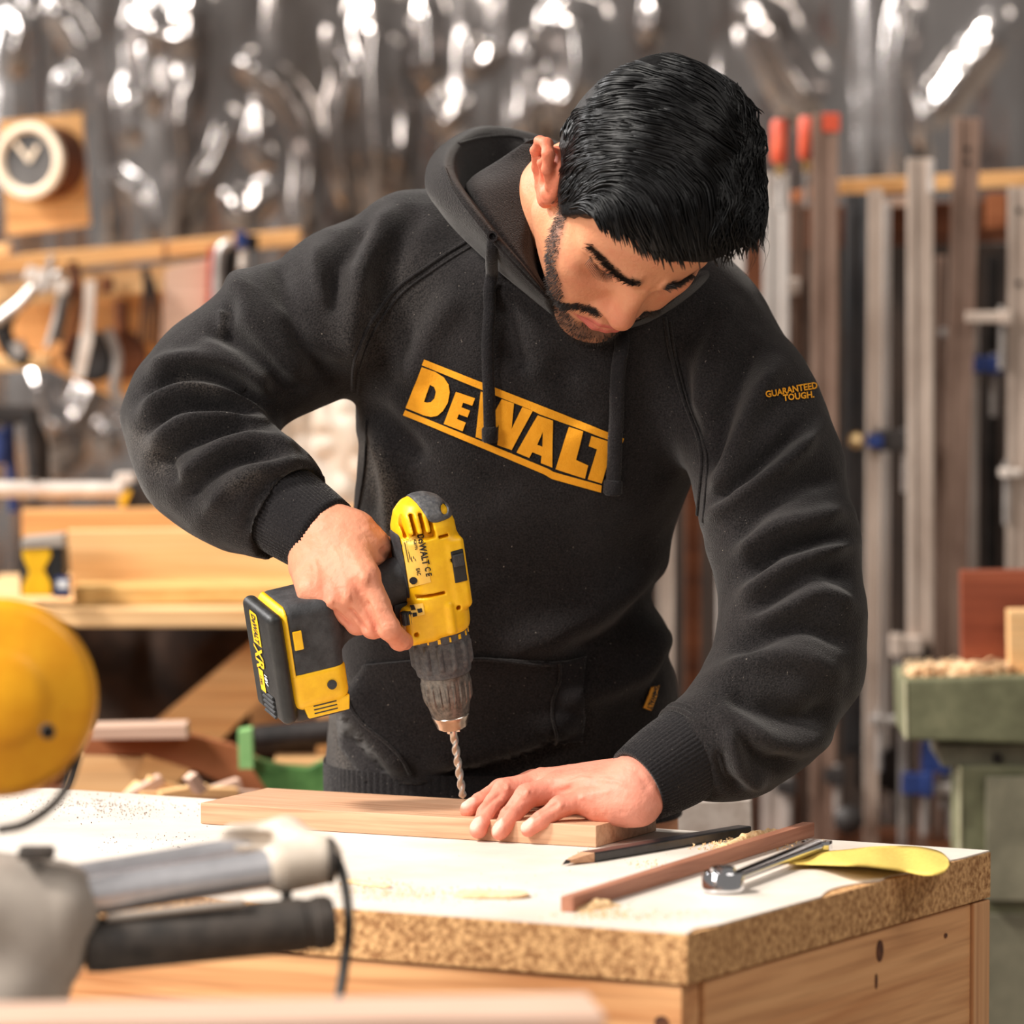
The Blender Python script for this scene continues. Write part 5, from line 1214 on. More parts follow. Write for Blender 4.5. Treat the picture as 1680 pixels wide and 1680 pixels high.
# twin rails and end bracket
b = MB(); b.tube([at(120, 1475, SD), at(478, 1420, SD+.05)], .0138, 24); b.build('rail', M['ssteel'], sw, True)
b = MB(); b.tube([at(120, 1438, SD+.05), at(420, 1388, SD+.09)], .0085, 20); b.build('rail', M['ssteel'], sw, True)
def f_br(p):
    a, c = at(465, 1422, SD+.048), at(522, 1415, SD+.055); d = d_caps(p, a, c, .0185, .0165)
    d = smin(d, d_caps(p, at(385, 1376, SD+.085), at(470, 1374, SD+.085), .0105, .0125), .01)
    d = smin(d, d_caps(p, at(470, 1376, SD+.08), at(525, 1400, SD+.06), .014, .012), .01)
    return smax(d, -rbox(p, at(405, 1378, SD+.07), (.018, .012, .0048), .002), .003)
v, q = sdf_mesh(f_br, at(340, 1490, SD)-np.array([.0, .02, 0]), at(560, 1330, SD)+np.array([.01, .14, 0]), .003); mesh_np('rail_bracket', v, q, M['sbeige'], sw)
b = MB(); b.lathe(at(470, 1462, SD+.04), -ZA, [(0, .004), (.012, .004), (.0125, .0065), (.016, .0065), (.0165, .002)], 16); b.build('bracket_screw', M['sblack'], sw, True)
b = MB(); b.lathe(at(538, 1412, SD+.052), nrm(np.array([1, .1, .02])), [(0, .0165), (.003, .0168), (.0045, .015), (.0048, .002)], 28); b.build('bracket_cap', M['sblack'], sw, True)
# dark motor tube below
ax = nrm(at(548, 1512, SD+.03)-at(150, 1552, SD)); o0 = at(140, 1553, SD); Lm = np.linalg.norm(at(548, 1512, SD+.03)-o0)
b = MB(); b.lathe(o0, ax, [(0, .018), (.01, .0190), (Lm-.022, .0190), (Lm-.021, .0178), (Lm-.014, .0178), (Lm-.013, .0192), (Lm-.004, .0190), (Lm, .016)], 36); b.build('motor_tube', M['sblack'], sw, True)
b = MB(); b.tube([at(175, 1506, SD-.006), at(400, 1480, SD+.006)], .0030, 10); b.build('tube_seam', M['sgrey'], sw, True)
P = even(np.array([at(530, 1400, SD+.05), at(552, 1410, SD+.045), at(566, 1452, SD+.04), at(572, 1520, SD+.03), at(564, 1590, SD+.02), at(556, 1640, SD+.01), at(548, 1700, SD)]), 40)
b = MB(); b.tube(P, .0036, 12); b.build('power_cable', M['sblack'], sw, True)
# base standing on its trestle below the frame
b = MB(); b.box(at(60, 1715, SD)-np.array([.05, 0, .055]), np.eye(3), (.16, .09, .05), .006); b.build('saw_base', M['sgrey'], sw)
bz = at(60, 1715, SD)[2]-.107
M['trestle'] = wood('trestle_pine', hexc(186, 130, 84), hexc(214, 164, 116), axis=0)
tre = thing('saw_trestle', (-.36, SD, 0), 'low wooden trestle carrying the mitre saw', 'trestle')
plank('trestle_top', np.array([-.62, SD-.14, bz-.03]), XA, YA, .52, .28, .028, M['trestle'], tre)
for x_, y_ in ((-.58, -.1), (-.58, .1), (-.14, -.1), (-.14, .1)):
    b = MB(); b.box((x_, SD+y_, (bz-.03)/2), np.eye(3), (.022, .022, (bz-.031)/2), .002); b.build('leg', M['trestle'], tre)
# blurred plank across the very front
M['pinkwood'] = wood('pale_pink_wood', hexc(202, 166, 144), hexc(218, 186, 166), axis=0)
fd = 3.72; a_, c_ = at(-200, 1648, fd), at(1000, 1692, fd+.05); X = nrm((c_-a_)*[1, 1, 0]); Y = np.array([-X[1], X[0], 0]); zt_ = a_[2]
fp = plank('foreground_plank', np.array([a_[0], a_[1], zt_-.022])-Y*.09, X, Y, .44, .09, .022, M['pinkwood'], None)
tag(fp, 'pale pinkish plank blurred along the bottom edge of the picture', 'plank')
stl = thing('plank_stand', (a_[0]+.25, fd-.05, 0), 'plain wooden stand under the foreground plank', 'stand')
for x_ in (.06, .45):
    b = MB(); b.box(np.array([a_[0]+x_, a_[1]-.04, (zt_-.0225)/2]), np.eye(3), (.02, .03, (zt_-.023)/2), .002); b.build('leg', M['trestle'], stl)
# ================================================================ back wall with crinkled foil sheeting
WY = 7.35
M['darkwall'] = mat('dark_boarding', hexc(44, 34, 28), hexc(70, 54, 44), 12, rough=.85, stretch=(8, 1, 1), bump=.3)
b = MB(); b.box((0, WY+.14, 1.4), np.eye(3), (2.2, .05, 1.4)); structure(b.build('wall_back', M['darkwall']))
M['foil'] = mat('crinkled_sheeting', hexc(120, 108, 100), hexc(206, 200, 198), 3.2, rough=.17, metal=.9, stretch=(1.3, 1, .5), bump=.12, bscale=40, lo=.3, hi=.7)
RID = [([(95, 20), (130, 60), (160, 160), (175, 290), (180, 400)], 14), ([(230, 70), (245, 140), (250, 170)], 12), ([(290, 60), (285, 110), (288, 180), (292, 230)], 12), ([(190, 290), (225, 320), (250, 400)], 9),
       ([(310, 10), (300, 60), (230, 40)], 18), ([(410, 105), (460, 140), (495, 190), (510, 250), (502, 370)], 14), ([(380, 195), (355, 260), (320, 320)], 12), ([(550, 50), (570, 120), (555, 200), (575, 330)], 14),
       ([(665, 20), (655, 110), (668, 200), (655, 320)], 12), ([(720, 150), (725, 200), (760, 170)], 10), ([(770, 60), (775, 110), (820, 80)], 9), ([(865, 60), (872, 140), (868, 210)], 12), ([(1075, 0), (1070, 60)], 12),
       ([(1475, 0), (1468, 100), (1470, 200), (1472, 290)], 10), ([(1500, 20), (1490, 90), (1505, 170), (1520, 240)], 9), ([(1250, 20), (1290, 110), (1340, 180)], 26), ([(1640, 40), (1570, 130), (1530, 190)], 18),
       ([(120, 700), (150, 640), (170, 620)], 14), ([(170, 690), (180, 730)], 12), ([(100, 680), (120, 740)], 12), ([(330, 0), (310, 150), (290, 380)], 20), ([(20, 100), (40, 30)], 14), ([(110, 120), (120, 190)], 10), ([(205, 150), (215, 230)], 10),
       ([(380, 320), (400, 350), (440, 310)], 12), ([(430, 200), (420, 240), (440, 260)], 10), ([(620, 0), (610, 120), (620, 300)], 30), ([(930, 0), (940, 120), (900, 200)], 34), ([(700, 0), (705, 130)], 18), ([(60, 600), (90, 760)], 20)]
x0, x1, z0_, z1_ = -1.5, 1.5, .15, 2.2
nx, nz_ = 620, 360; gx_, gz_ = np.meshgrid(np.linspace(x0, x1, nx), np.linspace(z0_, z1_, nz_), indexing='ij')
P = np.stack([gx_.ravel(), np.full(gx_.size, WY), gz_.ravel()], 1); pp = proj(P); disp = np.zeros(len(P))
for pts, w in RID:
    c = even(np.array(pts, float), 14) if len(pts) > 2 else np.array(pts, float); dd, t = pl_dist(pp, c); disp += (.00135*w)*np.exp(-(dd/(1.15*w))**2)*(.35+.65*np.clip(np.minimum(t, 1-t)*6, 0, 1))
s = np.stack([P[:, 0]*8, P[:, 2]*1.5, P[:, 2]*0+3], 1); disp += .016*np.abs(vnoise(s))+.0105*np.abs(vnoise(s*2.3+7))+.0028*np.abs(vnoise(s*5+3))+.0006*np.abs(vnoise(s*13))
P[:, 1] -= disp; Q = np.array([[i*nz_+j, (i+1)*nz_+j, (i+1)*nz_+j+1, i*nz_+j+1] for i in range(nx-1) for j in range(nz_-1)])
fo = mesh_np('foil_sheeting', P, Q, M['foil']); tag(fo, 'crinkled shiny grey sheeting hung across the back wall', 'sheeting')
# ---- helpers for background things
def slab(name, poly, d, th, m, parent=None, bevel=.0008, yaw=0.0, g=0):
    """solid plate: pixel outline taken at depth d, real thickness th behind it, optional yaw"""
    P3 = np.array([at(u, v, d) for u, v in poly]); c = P3.mean(0); X = np.array([math.cos(yaw), math.sin(yaw), 0]); Yn = np.array([-math.sin(yaw), math.cos(yaw), 0])
    pr = [(((p-c)@XA)/max(.2, math.cos(yaw)), (p-c)@ZA) for p in P3]
    area = sum(pr[i][0]*pr[(i+1) % len(pr)][1]-pr[(i+1) % len(pr)][0]*pr[i][1] for i in range(len(pr)))
    if area < 0: pr = pr[::-1]
    b = MB(); b.prism(pr, c, X, ZA, Yn, 0, th, bevel); return frame_obj(name, b.V, b.F, m, parent, X if g == 0 else ZA, ZA if g == 0 else X)
def rod(name, pts, d, r, m, parent=None, n=12, flat=1.0):
    P = np.array([at(u, v, d if np.isscalar(d) else d[i]) for i, (u, v) in enumerate(pts)]); P = even(P, max(2, 8*len(P))) if len(P) > 2 else P
    b = MB(); b.tube(P, r, n, flat=flat); return b.build(name, m, parent, True)
def px(d): return d/FPX
M['oak'] = wood('warm_pine', hexc(220, 156, 94), hexc(244, 192, 130), axis=0)
M['oak2'] = wood('pale_pine', hexc(234, 180, 120), hexc(250, 210, 156), axis=0)
M['brown'] = wood('dark_brown_wood', hexc(84, 46, 26), hexc(124, 72, 42), axis=0)
M['rust'] = wood('reddish_board', hexc(146, 84, 50), hexc(180, 112, 72), axis=0)
M['bsteel'] = mat('grey_steel', hexc(150, 142, 138), hexc(206, 198, 192), 30, rough=.35, metal=.7)
M['bwhite'] = mat('dusty_steel', hexc(206, 190, 178), hexc(236, 224, 214), 40, rough=.5, metal=.3)
M['bdark'] = mat('dark_iron', hexc(30, 27, 26), hexc(58, 52, 50), 40, rough=.55, metal=.4)
M['bblue'] = mat('blue_enamel', hexc(20, 34, 78), hexc(36, 56, 112), 40, rough=.4)
M['bred'] = mat('red_enamel', hexc(160, 40, 34), hexc(188, 60, 48), 40, rough=.5)
M['borange'] = mat('orange_red_handle', hexc(196, 70, 46), hexc(224, 98, 66), 40, rough=.4)
M['brass'] = mat('brass', hexc(206, 168, 110), hexc(236, 208, 156), 40, rough=.25, metal=1)
M['cream'] = mat('cream_bezel', hexc(236, 208, 178), hexc(246, 224, 198), 40, rough=.5)
M['glassdark'] = mat('dial_dark', hexc(74, 72, 72), hexc(110, 106, 104), 8, rough=.12)
# ---- wall clock
d = 6.75; ck = thing('wall_clock', at(78, 385, d), 'round cream wall clock on a pale wooden board against the foil', 'clock')
slab('backboard', [(-2, 199), (134, 185), (147, 370), (12, 387)], d, .022, M['oak'], ck)
n_ = nrm(np.array([-.42, -1, .05])); cc = at(84, 266, d); R_ = 60*px(d)
b = MB(); b.lathe(cc+n_*-.005, n_, [(0, R_*1.0), (.052, R_*1.0)], 48); b.build('drum', M['brown'], ck, True)
b = MB(); b.lathe(cc+n_*.047, n_, [(0, R_*1.02), (.004, R_*1.05), (.010, R_*1.02), (.011, R_*.86), (.008, R_*.76), (.002, R_*.75)], 48, cap=False); b.build('bezel', M['cream'], ck, True)
b = MB(); b.lathe(cc+n_*.048, n_, [(0, R_*.78), (.003, R_*.78)], 40); b.build('dial', M['glassdark'], ck, True)
ux = nrm(np.cross(ZA, n_)); uz = np.cross(n_, ux)
for ang, l in ((2.3, .7), (1.0, .5)):
    e = ux*math.cos(ang)+uz*math.sin(ang); b = MB(); b.box(cc+n_*.053+e*R_*l*.45, [e, np.cross(n_, e), n_], (R_*l*.5, .0022, .0008)); b.build('clock_hand', M['cream'], ck)
rod('hanging_wire', [(62, 20), (66, 90), (70, 170), (76, 192)], d-.01, .0016, M['bdark'], ck)
# ---- tool rack
d = 6.72; rk = thing('tool_rack', at(180, 600, d+.05), 'wooden wall rack with pale back board full of hanging hand tools', 'rack')
slab('top_rail', [(-20, 425), (268, 398), (268, 424), (-20, 452)], d-.04, .06, M['oak'], rk); slab('top_rail', [(275, 397), (492, 377), (490, 402), (275, 423)], d-.04, .06, M['oak'], rk)
slab('rail_batten', [(-20, 402), (14, 400), (14, 418), (-20, 421)], d-.02, .04, M['oak2'], rk)
slab('lower_rail', [(-20, 466), (330, 428), (330, 470), (-20, 508)], d-.03, .03, M['oak2'], rk)
slab('back_board', [(-20, 500), (345, 462), (340, 600), (200, 660), (80, 604), (-20, 608)], d+.04, .02, M['oak'], rk)
slab('bottom_shelf', [(-20, 590), (80, 584), (82, 604), (-20, 610)], d-.05, .07, M['oak2'], rk)
gT = 'hand tools hanging on the rack'
def tool(name, u, v, label, cat): return thing(name, at(u, v, d-.05), label, cat, gT)
# braces / drills at far left
t = tool('hand_brace', 55, 590, 'dark iron hand brace with bright steel head at the left end of the rack', 'brace')
rod('crank', [(20, 500), (5, 540), (20, 575), (48, 590)], d-.08, .010, M['bdark'], t); rod('frame', [(-10, 530), (30, 500), (60, 470), (100, 450)], d-.09, .007, M['bsteel'], t)
b = MB(); b.box(at(58, 452, d-.10), [nrm([1, 0, -.35]), YA, nrm([.35, 0, 1])], (.011, .01, .008), .002); b.build('jaw_block', M['bwhite'], t)
b = MB(); b.box(at(96, 468, d-.10), [nrm([1, 0, -.35]), YA, nrm([.35, 0, 1])], (.011, .01, .008), .002); b.build('jaw_block', M['bwhite'], t)
rod('spindle', [(86, 420), (78, 450), (70, 480)], d-.11, .004, M['bsteel'], t); rod('stem', [(100, 475), (92, 520), (78, 570)], d-.1, .004, M['bsteel'], t)
rod('knob', [(28, 560), (34, 585)], d-.09, .009, M['bsteel'], t)
t = tool('square', 150, 600, 'bright narrow steel blade hanging in front of a dark oval plate', 'square')
slab('blade', [(140, 462), (157, 460), (152, 560), (138, 622), (118, 620), (134, 540)], d-.10, .004, M['bwhite'], t)
t = tool('oval_plate', 152, 640, 'dark oval iron plate with bright rim behind the steel blade', 'plate')
b = MB(); b.lathe(at(152, 585, d-.05), -YA, [(0, 42*px(d)), (.006, 42*px(d)), (.007, 36*px(d)), (.004, 30*px(d))], 32); b.build('disc', M['bdark'], t, True)
for i in range(len(t.children)): pass
rod('rim', [(176, 540), (192, 585), (188, 640), (205, 660)], d-.06, .006, M['bsteel'], t)
t = tool('mallet', 200, 600, 'dark brown round wooden mallet hanging beside the oval plate', 'mallet')
rod('handle', [(198, 492), (200, 545)], d-.03, .0085, M['brown'], t); b = MB(); b.lathe(at(202, 582, d-.0), -YA, [(0, 40*px(d)), (.02, 42*px(d)), (.03, 36*px(d)), (.031, .001)], 28); b.build('mallet_head', M['brown'], t, True)
t = tool('spanner_bunch', 240, 560, 'bunch of thin dark rods hanging from a hook on the rack', 'rods')
for k in range(5): rod('thin_rod', [(238+k*3, 458), (234+k*7, 510), (228+k*9, 556+k*4)], d-.07+k*.004, .0016, M['bdark'], t)
rod('hook', [(238, 440), (242, 462)], d-.07, .005, M['bdark'], t)
t = tool('gauge', 178, 470, 'short dark peg hanging from the middle of the rack', 'peg'); rod('peg', [(176, 455), (176, 480)], d-.06, .007, M['brown'], t)
t = tool('pliers', 115, 470, 'black pliers clipped under the top rail', 'pliers'); rod('arm', [(118, 428), (122, 455), (108, 500), (95, 560)], d-.07, .005, M['bdark'], t); rod('arm', [(118, 428), (128, 470), (124, 520), (105, 590)], d-.075, .005, M['brown'], t)
tag(slab('pink_board', [(272, 440), (342, 425), (336, 540), (262, 600), (268, 500)], d-.06, .012, M['pinkwood']), 'pale pink wooden board leaning at the right end of the rack', 'board')
tag(slab('red_strip', [(342, 405), (352, 404), (350, 520), (340, 522)], d-.08, .02, M['bred']), 'dark red narrow strip standing beside the pink board', 'strip')
t = thing('cramp', at(366, 480, d-.06), 'grey bent steel cramp hooked over the right end of the rail', 'cramp'); rod('bow', [(356, 520), (358, 430), (366, 405), (380, 398)], d-.09, .006, M['bsteel'], t); rod('bow_back', [(378, 400), (374, 450), (372, 500)], d-.06, .009, M['bdark'], t)
t = thing('blue_clip', at(397, 400, d-.08), 'small blue plastic clip gripping the rail above a white rod', 'clip'); b = MB(); b.box(at(396, 394, d-.09), np.eye(3), (.0065, .01, .009), .002); b.build('clip_body', M['bblue'], t); rod('rod', [(399, 405), (398, 440)], d-.09, .0045, M['bwhite'], t); rod('spring', [(412, 385), (412, 410)], d-.08, .008, M['bdark'], t)
# hanging clamps below the rack, and the pipe
gC = 'clamps hanging under the rack'
t = thing('quick_clamp', at(30, 800, 6.6), 'dark blue quick clamp hanging at the left edge under the rack', 'clamp', gC); rod('bar', [(14, 690), (18, 760), (24, 840)], 6.6, .006, M['bblue'], t); b = MB(); b.box(at(18, 680, 6.6), np.eye(3), (.024, .014, .010), .004); b.build('jaw', M['bdark'], t); rod('grip', [(2, 705), (0, 760)], 6.58, .011, M['bblue'], t)
t = thing('spring_clamp', at(60, 800, 6.6), 'black spring clamp with long handles hanging beside the blue clamp', 'clamp', gC); rod('handle', [(50, 670), (56, 730), (62, 800)], 6.57, .009, M['bdark'], t); rod('handle', [(40, 675), (66, 720), (70, 790)], 6.6, .008, M['bdark'], t)
t = thing('pipe_clamp', at(120, 815, 6.45), 'pale horizontal pipe clamp with black end fittings above the rear bench', 'pipe clamp'); rod('pipe', [(-10, 802), (60, 803), (200, 804)], 6.45, .0085, M['bwhite'], t)
rod('ferrule', [(56, 788), (56, 818)], 6.45, .006, M['bsteel'], t); b = MB(); b.box(at(230, 815, 6.46), np.eye(3), (.016, .014, .016), .005); b.build('end_fitting', M['bdark'], t); b = MB(); b.box(at(206, 790, 6.46), np.eye(3), (.010, .012, .009), .003); b.build('head_block', M['bwhite'], t)
slab('yellow_tab', [(196, 818), (208, 804), (216, 806), (204, 832), (195, 830)], 6.43, .004, M['dyellow'], t)
# pale dusty plastic sheet seen under the arm
M['paleplastic'] = mat('pale_plastic', hexc(206, 190, 172), hexc(238, 226, 212), 8, rough=.35, spec=.5, bump=.4, bscale=30)
xs = np.linspace(430, 640, 50); vs = np.linspace(600, 850, 50); G = []
for u in xs:
    for v in vs: G.append(at(u, v, 6.5))
G = np.array(G); G[:, 1] -= .03*np.abs(vnoise(G*[18, 1, 14]))+.012*np.abs(vnoise(G*[44, 1, 40])); F = [(i*50+j, (i+1)*50+j, (i+1)*50+j+1, i*50+j+1) for i in range(49) for j in range(49)]
o = mesh('plastic_bag', G, F, M['paleplastic'], None, True); md = o.modifiers.new('t', 'SOLIDIFY'); md.thickness = .004; md.offset = 1; tag(o, 'pale crumpled plastic sack standing on the rear bench behind the elbow', 'sack')
# ---- rear bench
rb = thing('rear_bench', at(300, 1300, 6.4)*[1, 1, 0], 'pale wooden rear bench with diagonal brace behind the person', 'bench')
zb = at(300, 1000, 6.15)[2]; xl, xr = at(-60, 990, 6.15)[0], at(640, 990, 6.15)[0]
b = MB(); b.box(((xl+xr)/2, 6.15+.22, zb-.009), np.eye(3), ((xr-xl)/2, .22, .009), .002); frame_obj('bench_top', b.V, b.F, M['oak2'], rb, XA, YA)
slab('brace', [(455, 1018), (560, 1018), (262, 1316), (100, 1316)], 6.24, .03, M['oak'], rb)
slab('rear_post', [(30, 1018), (95, 1018), (95, 1500), (30, 1500)], 6.3, .06, M['brown'], rb, g=1); slab('rear_post', [(590, 1018), (640, 1018), (640, 1500), (590, 1500)], 6.3, .06, M['brown'], rb, g=1)
for x_ in (xl+.05, xr-.05):
    for y_ in (6.19, 6.5): b = MB(); b.box((x_, y_, (zb-.024)/2), np.eye(3), (.025, .025, (zb-.025)/2), .002); b.build('leg', M['oak'], rb)
tag(slab('back_plank', [(36, 838), (590, 832), (590, 880), (36, 882)], 6.42, .03, M['oak']), 'long pine plank standing at the back of the rear bench', 'plank')
tag(slab('wide_plank', [(110, 872), (600, 866), (600, 962), (118, 968)], 6.28, .03, M['oak2']), 'wide pale plank on edge along the rear bench', 'plank')
M['osb'] = mat('yellow_board_edge', hexc(196, 150, 84), hexc(226, 184, 116), 60, rough=.8, stretch=(.3, 1, 1))
tag(slab('flat_board', [(120, 966), (600, 960), (600, 986), (122, 992)], 6.20, .1, M['osb']), 'thin yellowish board lying flat in front of the wide plank', 'board')
# boxes
yb = thing('laser_level', at(70, 975, 6.17), 'small yellow and black cross-patterned tool box at the left of the rear bench', 'tool box')
b = MB(); b.box(at(72, 928, 6.20), np.eye(3), (.0225, .03, .0285), .003); b.build('case', M['dblack'], yb)
slab('face_cross', [(37, 902), (82, 900), (84, 912), (72, 935), (84, 958), (84, 976), (37, 978), (37, 962), (48, 938), (37, 914)], 6.167, .004, M['dyellow'], yb)
slab('case_lid', [(36, 886), (102, 880), (106, 897), (34, 900)], 6.165, .06, M['sgrey'], yb)
bb_ = thing('blue_box', at(102, 980, 6.14), 'tiny blue and white carton beside the yellow tool box', 'carton'); slab('carton', [(90, 948), (114, 948), (114, 980), (90, 980)], 6.13, .02, M['bblue'], bb_); slab('carton_label', [(94, 952), (112, 952), (112, 966), (94, 966)], 6.129, .0015, M['dwhite'], bb_)
# under the bench: dark sheet standing in for the shade, scrap timber, green bracket, pipe
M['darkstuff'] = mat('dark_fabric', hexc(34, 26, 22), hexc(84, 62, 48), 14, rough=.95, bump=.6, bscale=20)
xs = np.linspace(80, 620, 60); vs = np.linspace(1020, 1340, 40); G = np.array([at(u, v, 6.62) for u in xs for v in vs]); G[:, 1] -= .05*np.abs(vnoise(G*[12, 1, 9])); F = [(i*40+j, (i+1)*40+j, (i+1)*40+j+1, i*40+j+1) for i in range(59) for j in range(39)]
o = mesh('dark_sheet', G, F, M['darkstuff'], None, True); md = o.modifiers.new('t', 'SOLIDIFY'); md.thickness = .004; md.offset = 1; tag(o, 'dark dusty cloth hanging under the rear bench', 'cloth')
tag(slab('short_board', [(408, 1118), (584, 1112), (584, 1192), (412, 1196)], 6.38, .03, M['oak2']), 'short pale board with a knot under the rear bench', 'board')
b = MB(); b.tube([at(418, 1212, 6.1), at(580, 1196, 6.1)], .0135, 20); o = b.build('black_pipe', M['bdark'], None, True); tag(o, 'dark metal pipe lying behind the green bracket', 'pipe')
M['green'] = mat('green_enamel', hexc(52, 96, 44), hexc(92, 140, 76), 30, rough=.45); M['lgreen'] = mat('light_green_enamel', hexc(122, 176, 106), hexc(146, 196, 128), 30, rough=.45)
gb = thing('green_bracket', at(460, 1300, 6.0), 'green painted iron bracket standing behind the bench top', 'bracket')
slab('upright', [(390, 1200), (413, 1196), (416, 1262), (392, 1262)], 5.885, .03, M['lgreen'], gb); slab('web', [(412, 1245), (460, 1258), (505, 1262), (560, 1235), (560, 1300), (500, 1316), (440, 1300), (414, 1262)], 5.90, .03, M['green'], gb)
rod('upright_bolt', [(400, 1205), (401, 1212)], 5.975, .003, M['bdark'], gb)
tag(slab('reddish_plank', [(130, 1200), (250, 1192), (380, 1222), (480, 1275), (590, 1316), (430, 1316), (330, 1268), (240, 1240), (135, 1240)], 5.95, .02, M['rust']), 'reddish brown twisted plank slanting down behind the bench', 'plank')
tag(slab('pink_batten', [(150, 1193), (305, 1190), (308, 1212), (150, 1214)], 5.90, .05, M['pinkwood']), 'pale pink batten lying on the reddish plank', 'batten')
tag(slab('offcut_board', [(128, 1238), (235, 1244), (205, 1316), (104, 1316)], 5.95, .02, M['oak2']), 'pale offcut board at the left behind the bench', 'offcut')
g = np.random.default_rng(4)
SCR = [(235, 1295, 70, -.5), (270, 1290, 60, .35), (300, 1300, 80, -.15), (345, 1300, 90, .05), (395, 1305, 70, .1), (260, 1308, 60, .0), (320, 1285, 34, 1.0), (215, 1305, 50, -.8), (370, 1292, 50, -.3)]
lab = ['splintery offcut leaning left in the scrap heap behind the bench', 'short offcut crossing others in the scrap heap', 'pale stick lying flat in the scrap heap', 'long pale stick at the right of the scrap heap', 'rightmost stick in the scrap heap by the reddish plank', 'lowest stick in the scrap heap', 'upright chunk in the middle of the scrap heap', 'leftmost chunk of the scrap heap', 'small stick on top of the scrap heap']
for (u, v, L, a), lb in zip(SCR, lab):
    dd = g.uniform(5.55, 5.8); X = nrm([math.cos(a), .3, -math.sin(a)]); Y = nrm(np.cross(ZA, X)); Z = np.cross(X, Y); b = MB(); b.box(at(u, v, dd), [X, Y, Z], (L*px(dd)/2, .008, .005), .001)
    tag(frame_obj('timber_offcut', b.V, b.F, M['oak2'] if g.random() < .5 else M['pinkwood'], None, X, Y), lb, 'offcut', 'timber offcuts behind the bench')
zs_ = at(300, 1317, 5.95)[2]
b = MB(); b.box((at(330, 1330, 5.8)[0], 5.84, zs_/2), np.eye(3), (.185, .26, zs_/2), .004); o = b.build('scrap_bin', M['brown']); tag(o, 'dark wooden bin heaped with timber offcuts behind the bench', 'bin')
b = MB(); b.box((at(500, 1230, 6.1)[0], 6.1, (zs_+at(500, 1217, 6.1)[2]-.0145)/2), np.eye(3), (.03, .02, (at(500, 1217, 6.1)[2]-.0145-zs_)/2), .002); o = b.build('wooden_chock', M['oak2']); tag(o, 'small wooden chock holding up the dark pipe', 'chock')
# ================================================================ clamp rack on the right
d = 6.45; gR = 'bar clamps standing in the rack'
M['bar1'] = mat('dusty_bar', hexc(176, 156, 142), hexc(214, 196, 182), 30, rough=.45, metal=.45, stretch=(1, 1, .25)); M['bar2'] = mat('brown_bar', hexc(122, 96, 82), hexc(164, 136, 120), 30, rough=.5, metal=.4, stretch=(1, 1, .25))
M['bar3'] = mat('blue_grey_bar', hexc(74, 78, 84), hexc(112, 112, 114), 30, rough=.5, metal=.3, stretch=(1, 1, .25)); M['bar4'] = mat('bright_bar', hexc(212, 200, 192), hexc(244, 236, 230), 30, rough=.3, metal=.5, stretch=(1, 1, .25))
rr = thing('clamp_rack', (at(1500, 300, d+.06)[0], d+.1, 0), 'wooden rails and brown board holding the row of bar clamps', 'rack')
slab('upper_rail', [(1376, 296), (1700, 280), (1700, 304), (1376, 320)], d+.09, .04, M['oak'], rr); slab('upper_rail', [(1300, 315), (1376, 300), (1376, 322), (1300, 335)], d+.09, .04, M['rust'], rr)
slab('lower_rail', [(1440, 325), (1500, 321), (1500, 338), (1440, 342)], d+.085, .03, M['pinkwood'], rr); slab('rail_block', [(1618, 318), (1652, 316), (1652, 372), (1618, 374)], d+.09, .03, M['rust'], rr)
slab('brown_board', [(1240, 345), (1700, 325), (1700, 395), (1240, 412)], d+.14, .03, M['brown'], rr)
slab('backing_sheet', [(1040, 400), (1700, 400), (1700, 1420), (1040, 1420)], d+.26, .02, M['darkwall'], rr)
for u in (1245, 1690):
    b = MB(); p_ = at(u, 300, d+.16); b.box((p_[0], d+.16, p_[2]/2), np.eye(3), (.02, .02, p_[2]/2), .002); b.build('rack_post', M['brown'], rr)
ZSH = at(1400, 1386, d)[2]
b = MB(); b.box((at(1370, 1386, d)[0], d+.03, ZSH-.01), np.eye(3), (.225, .12, .0098), .001); frame_obj('bottom_shelf', b.V, b.F, M['brown'], rr, XA, YA)
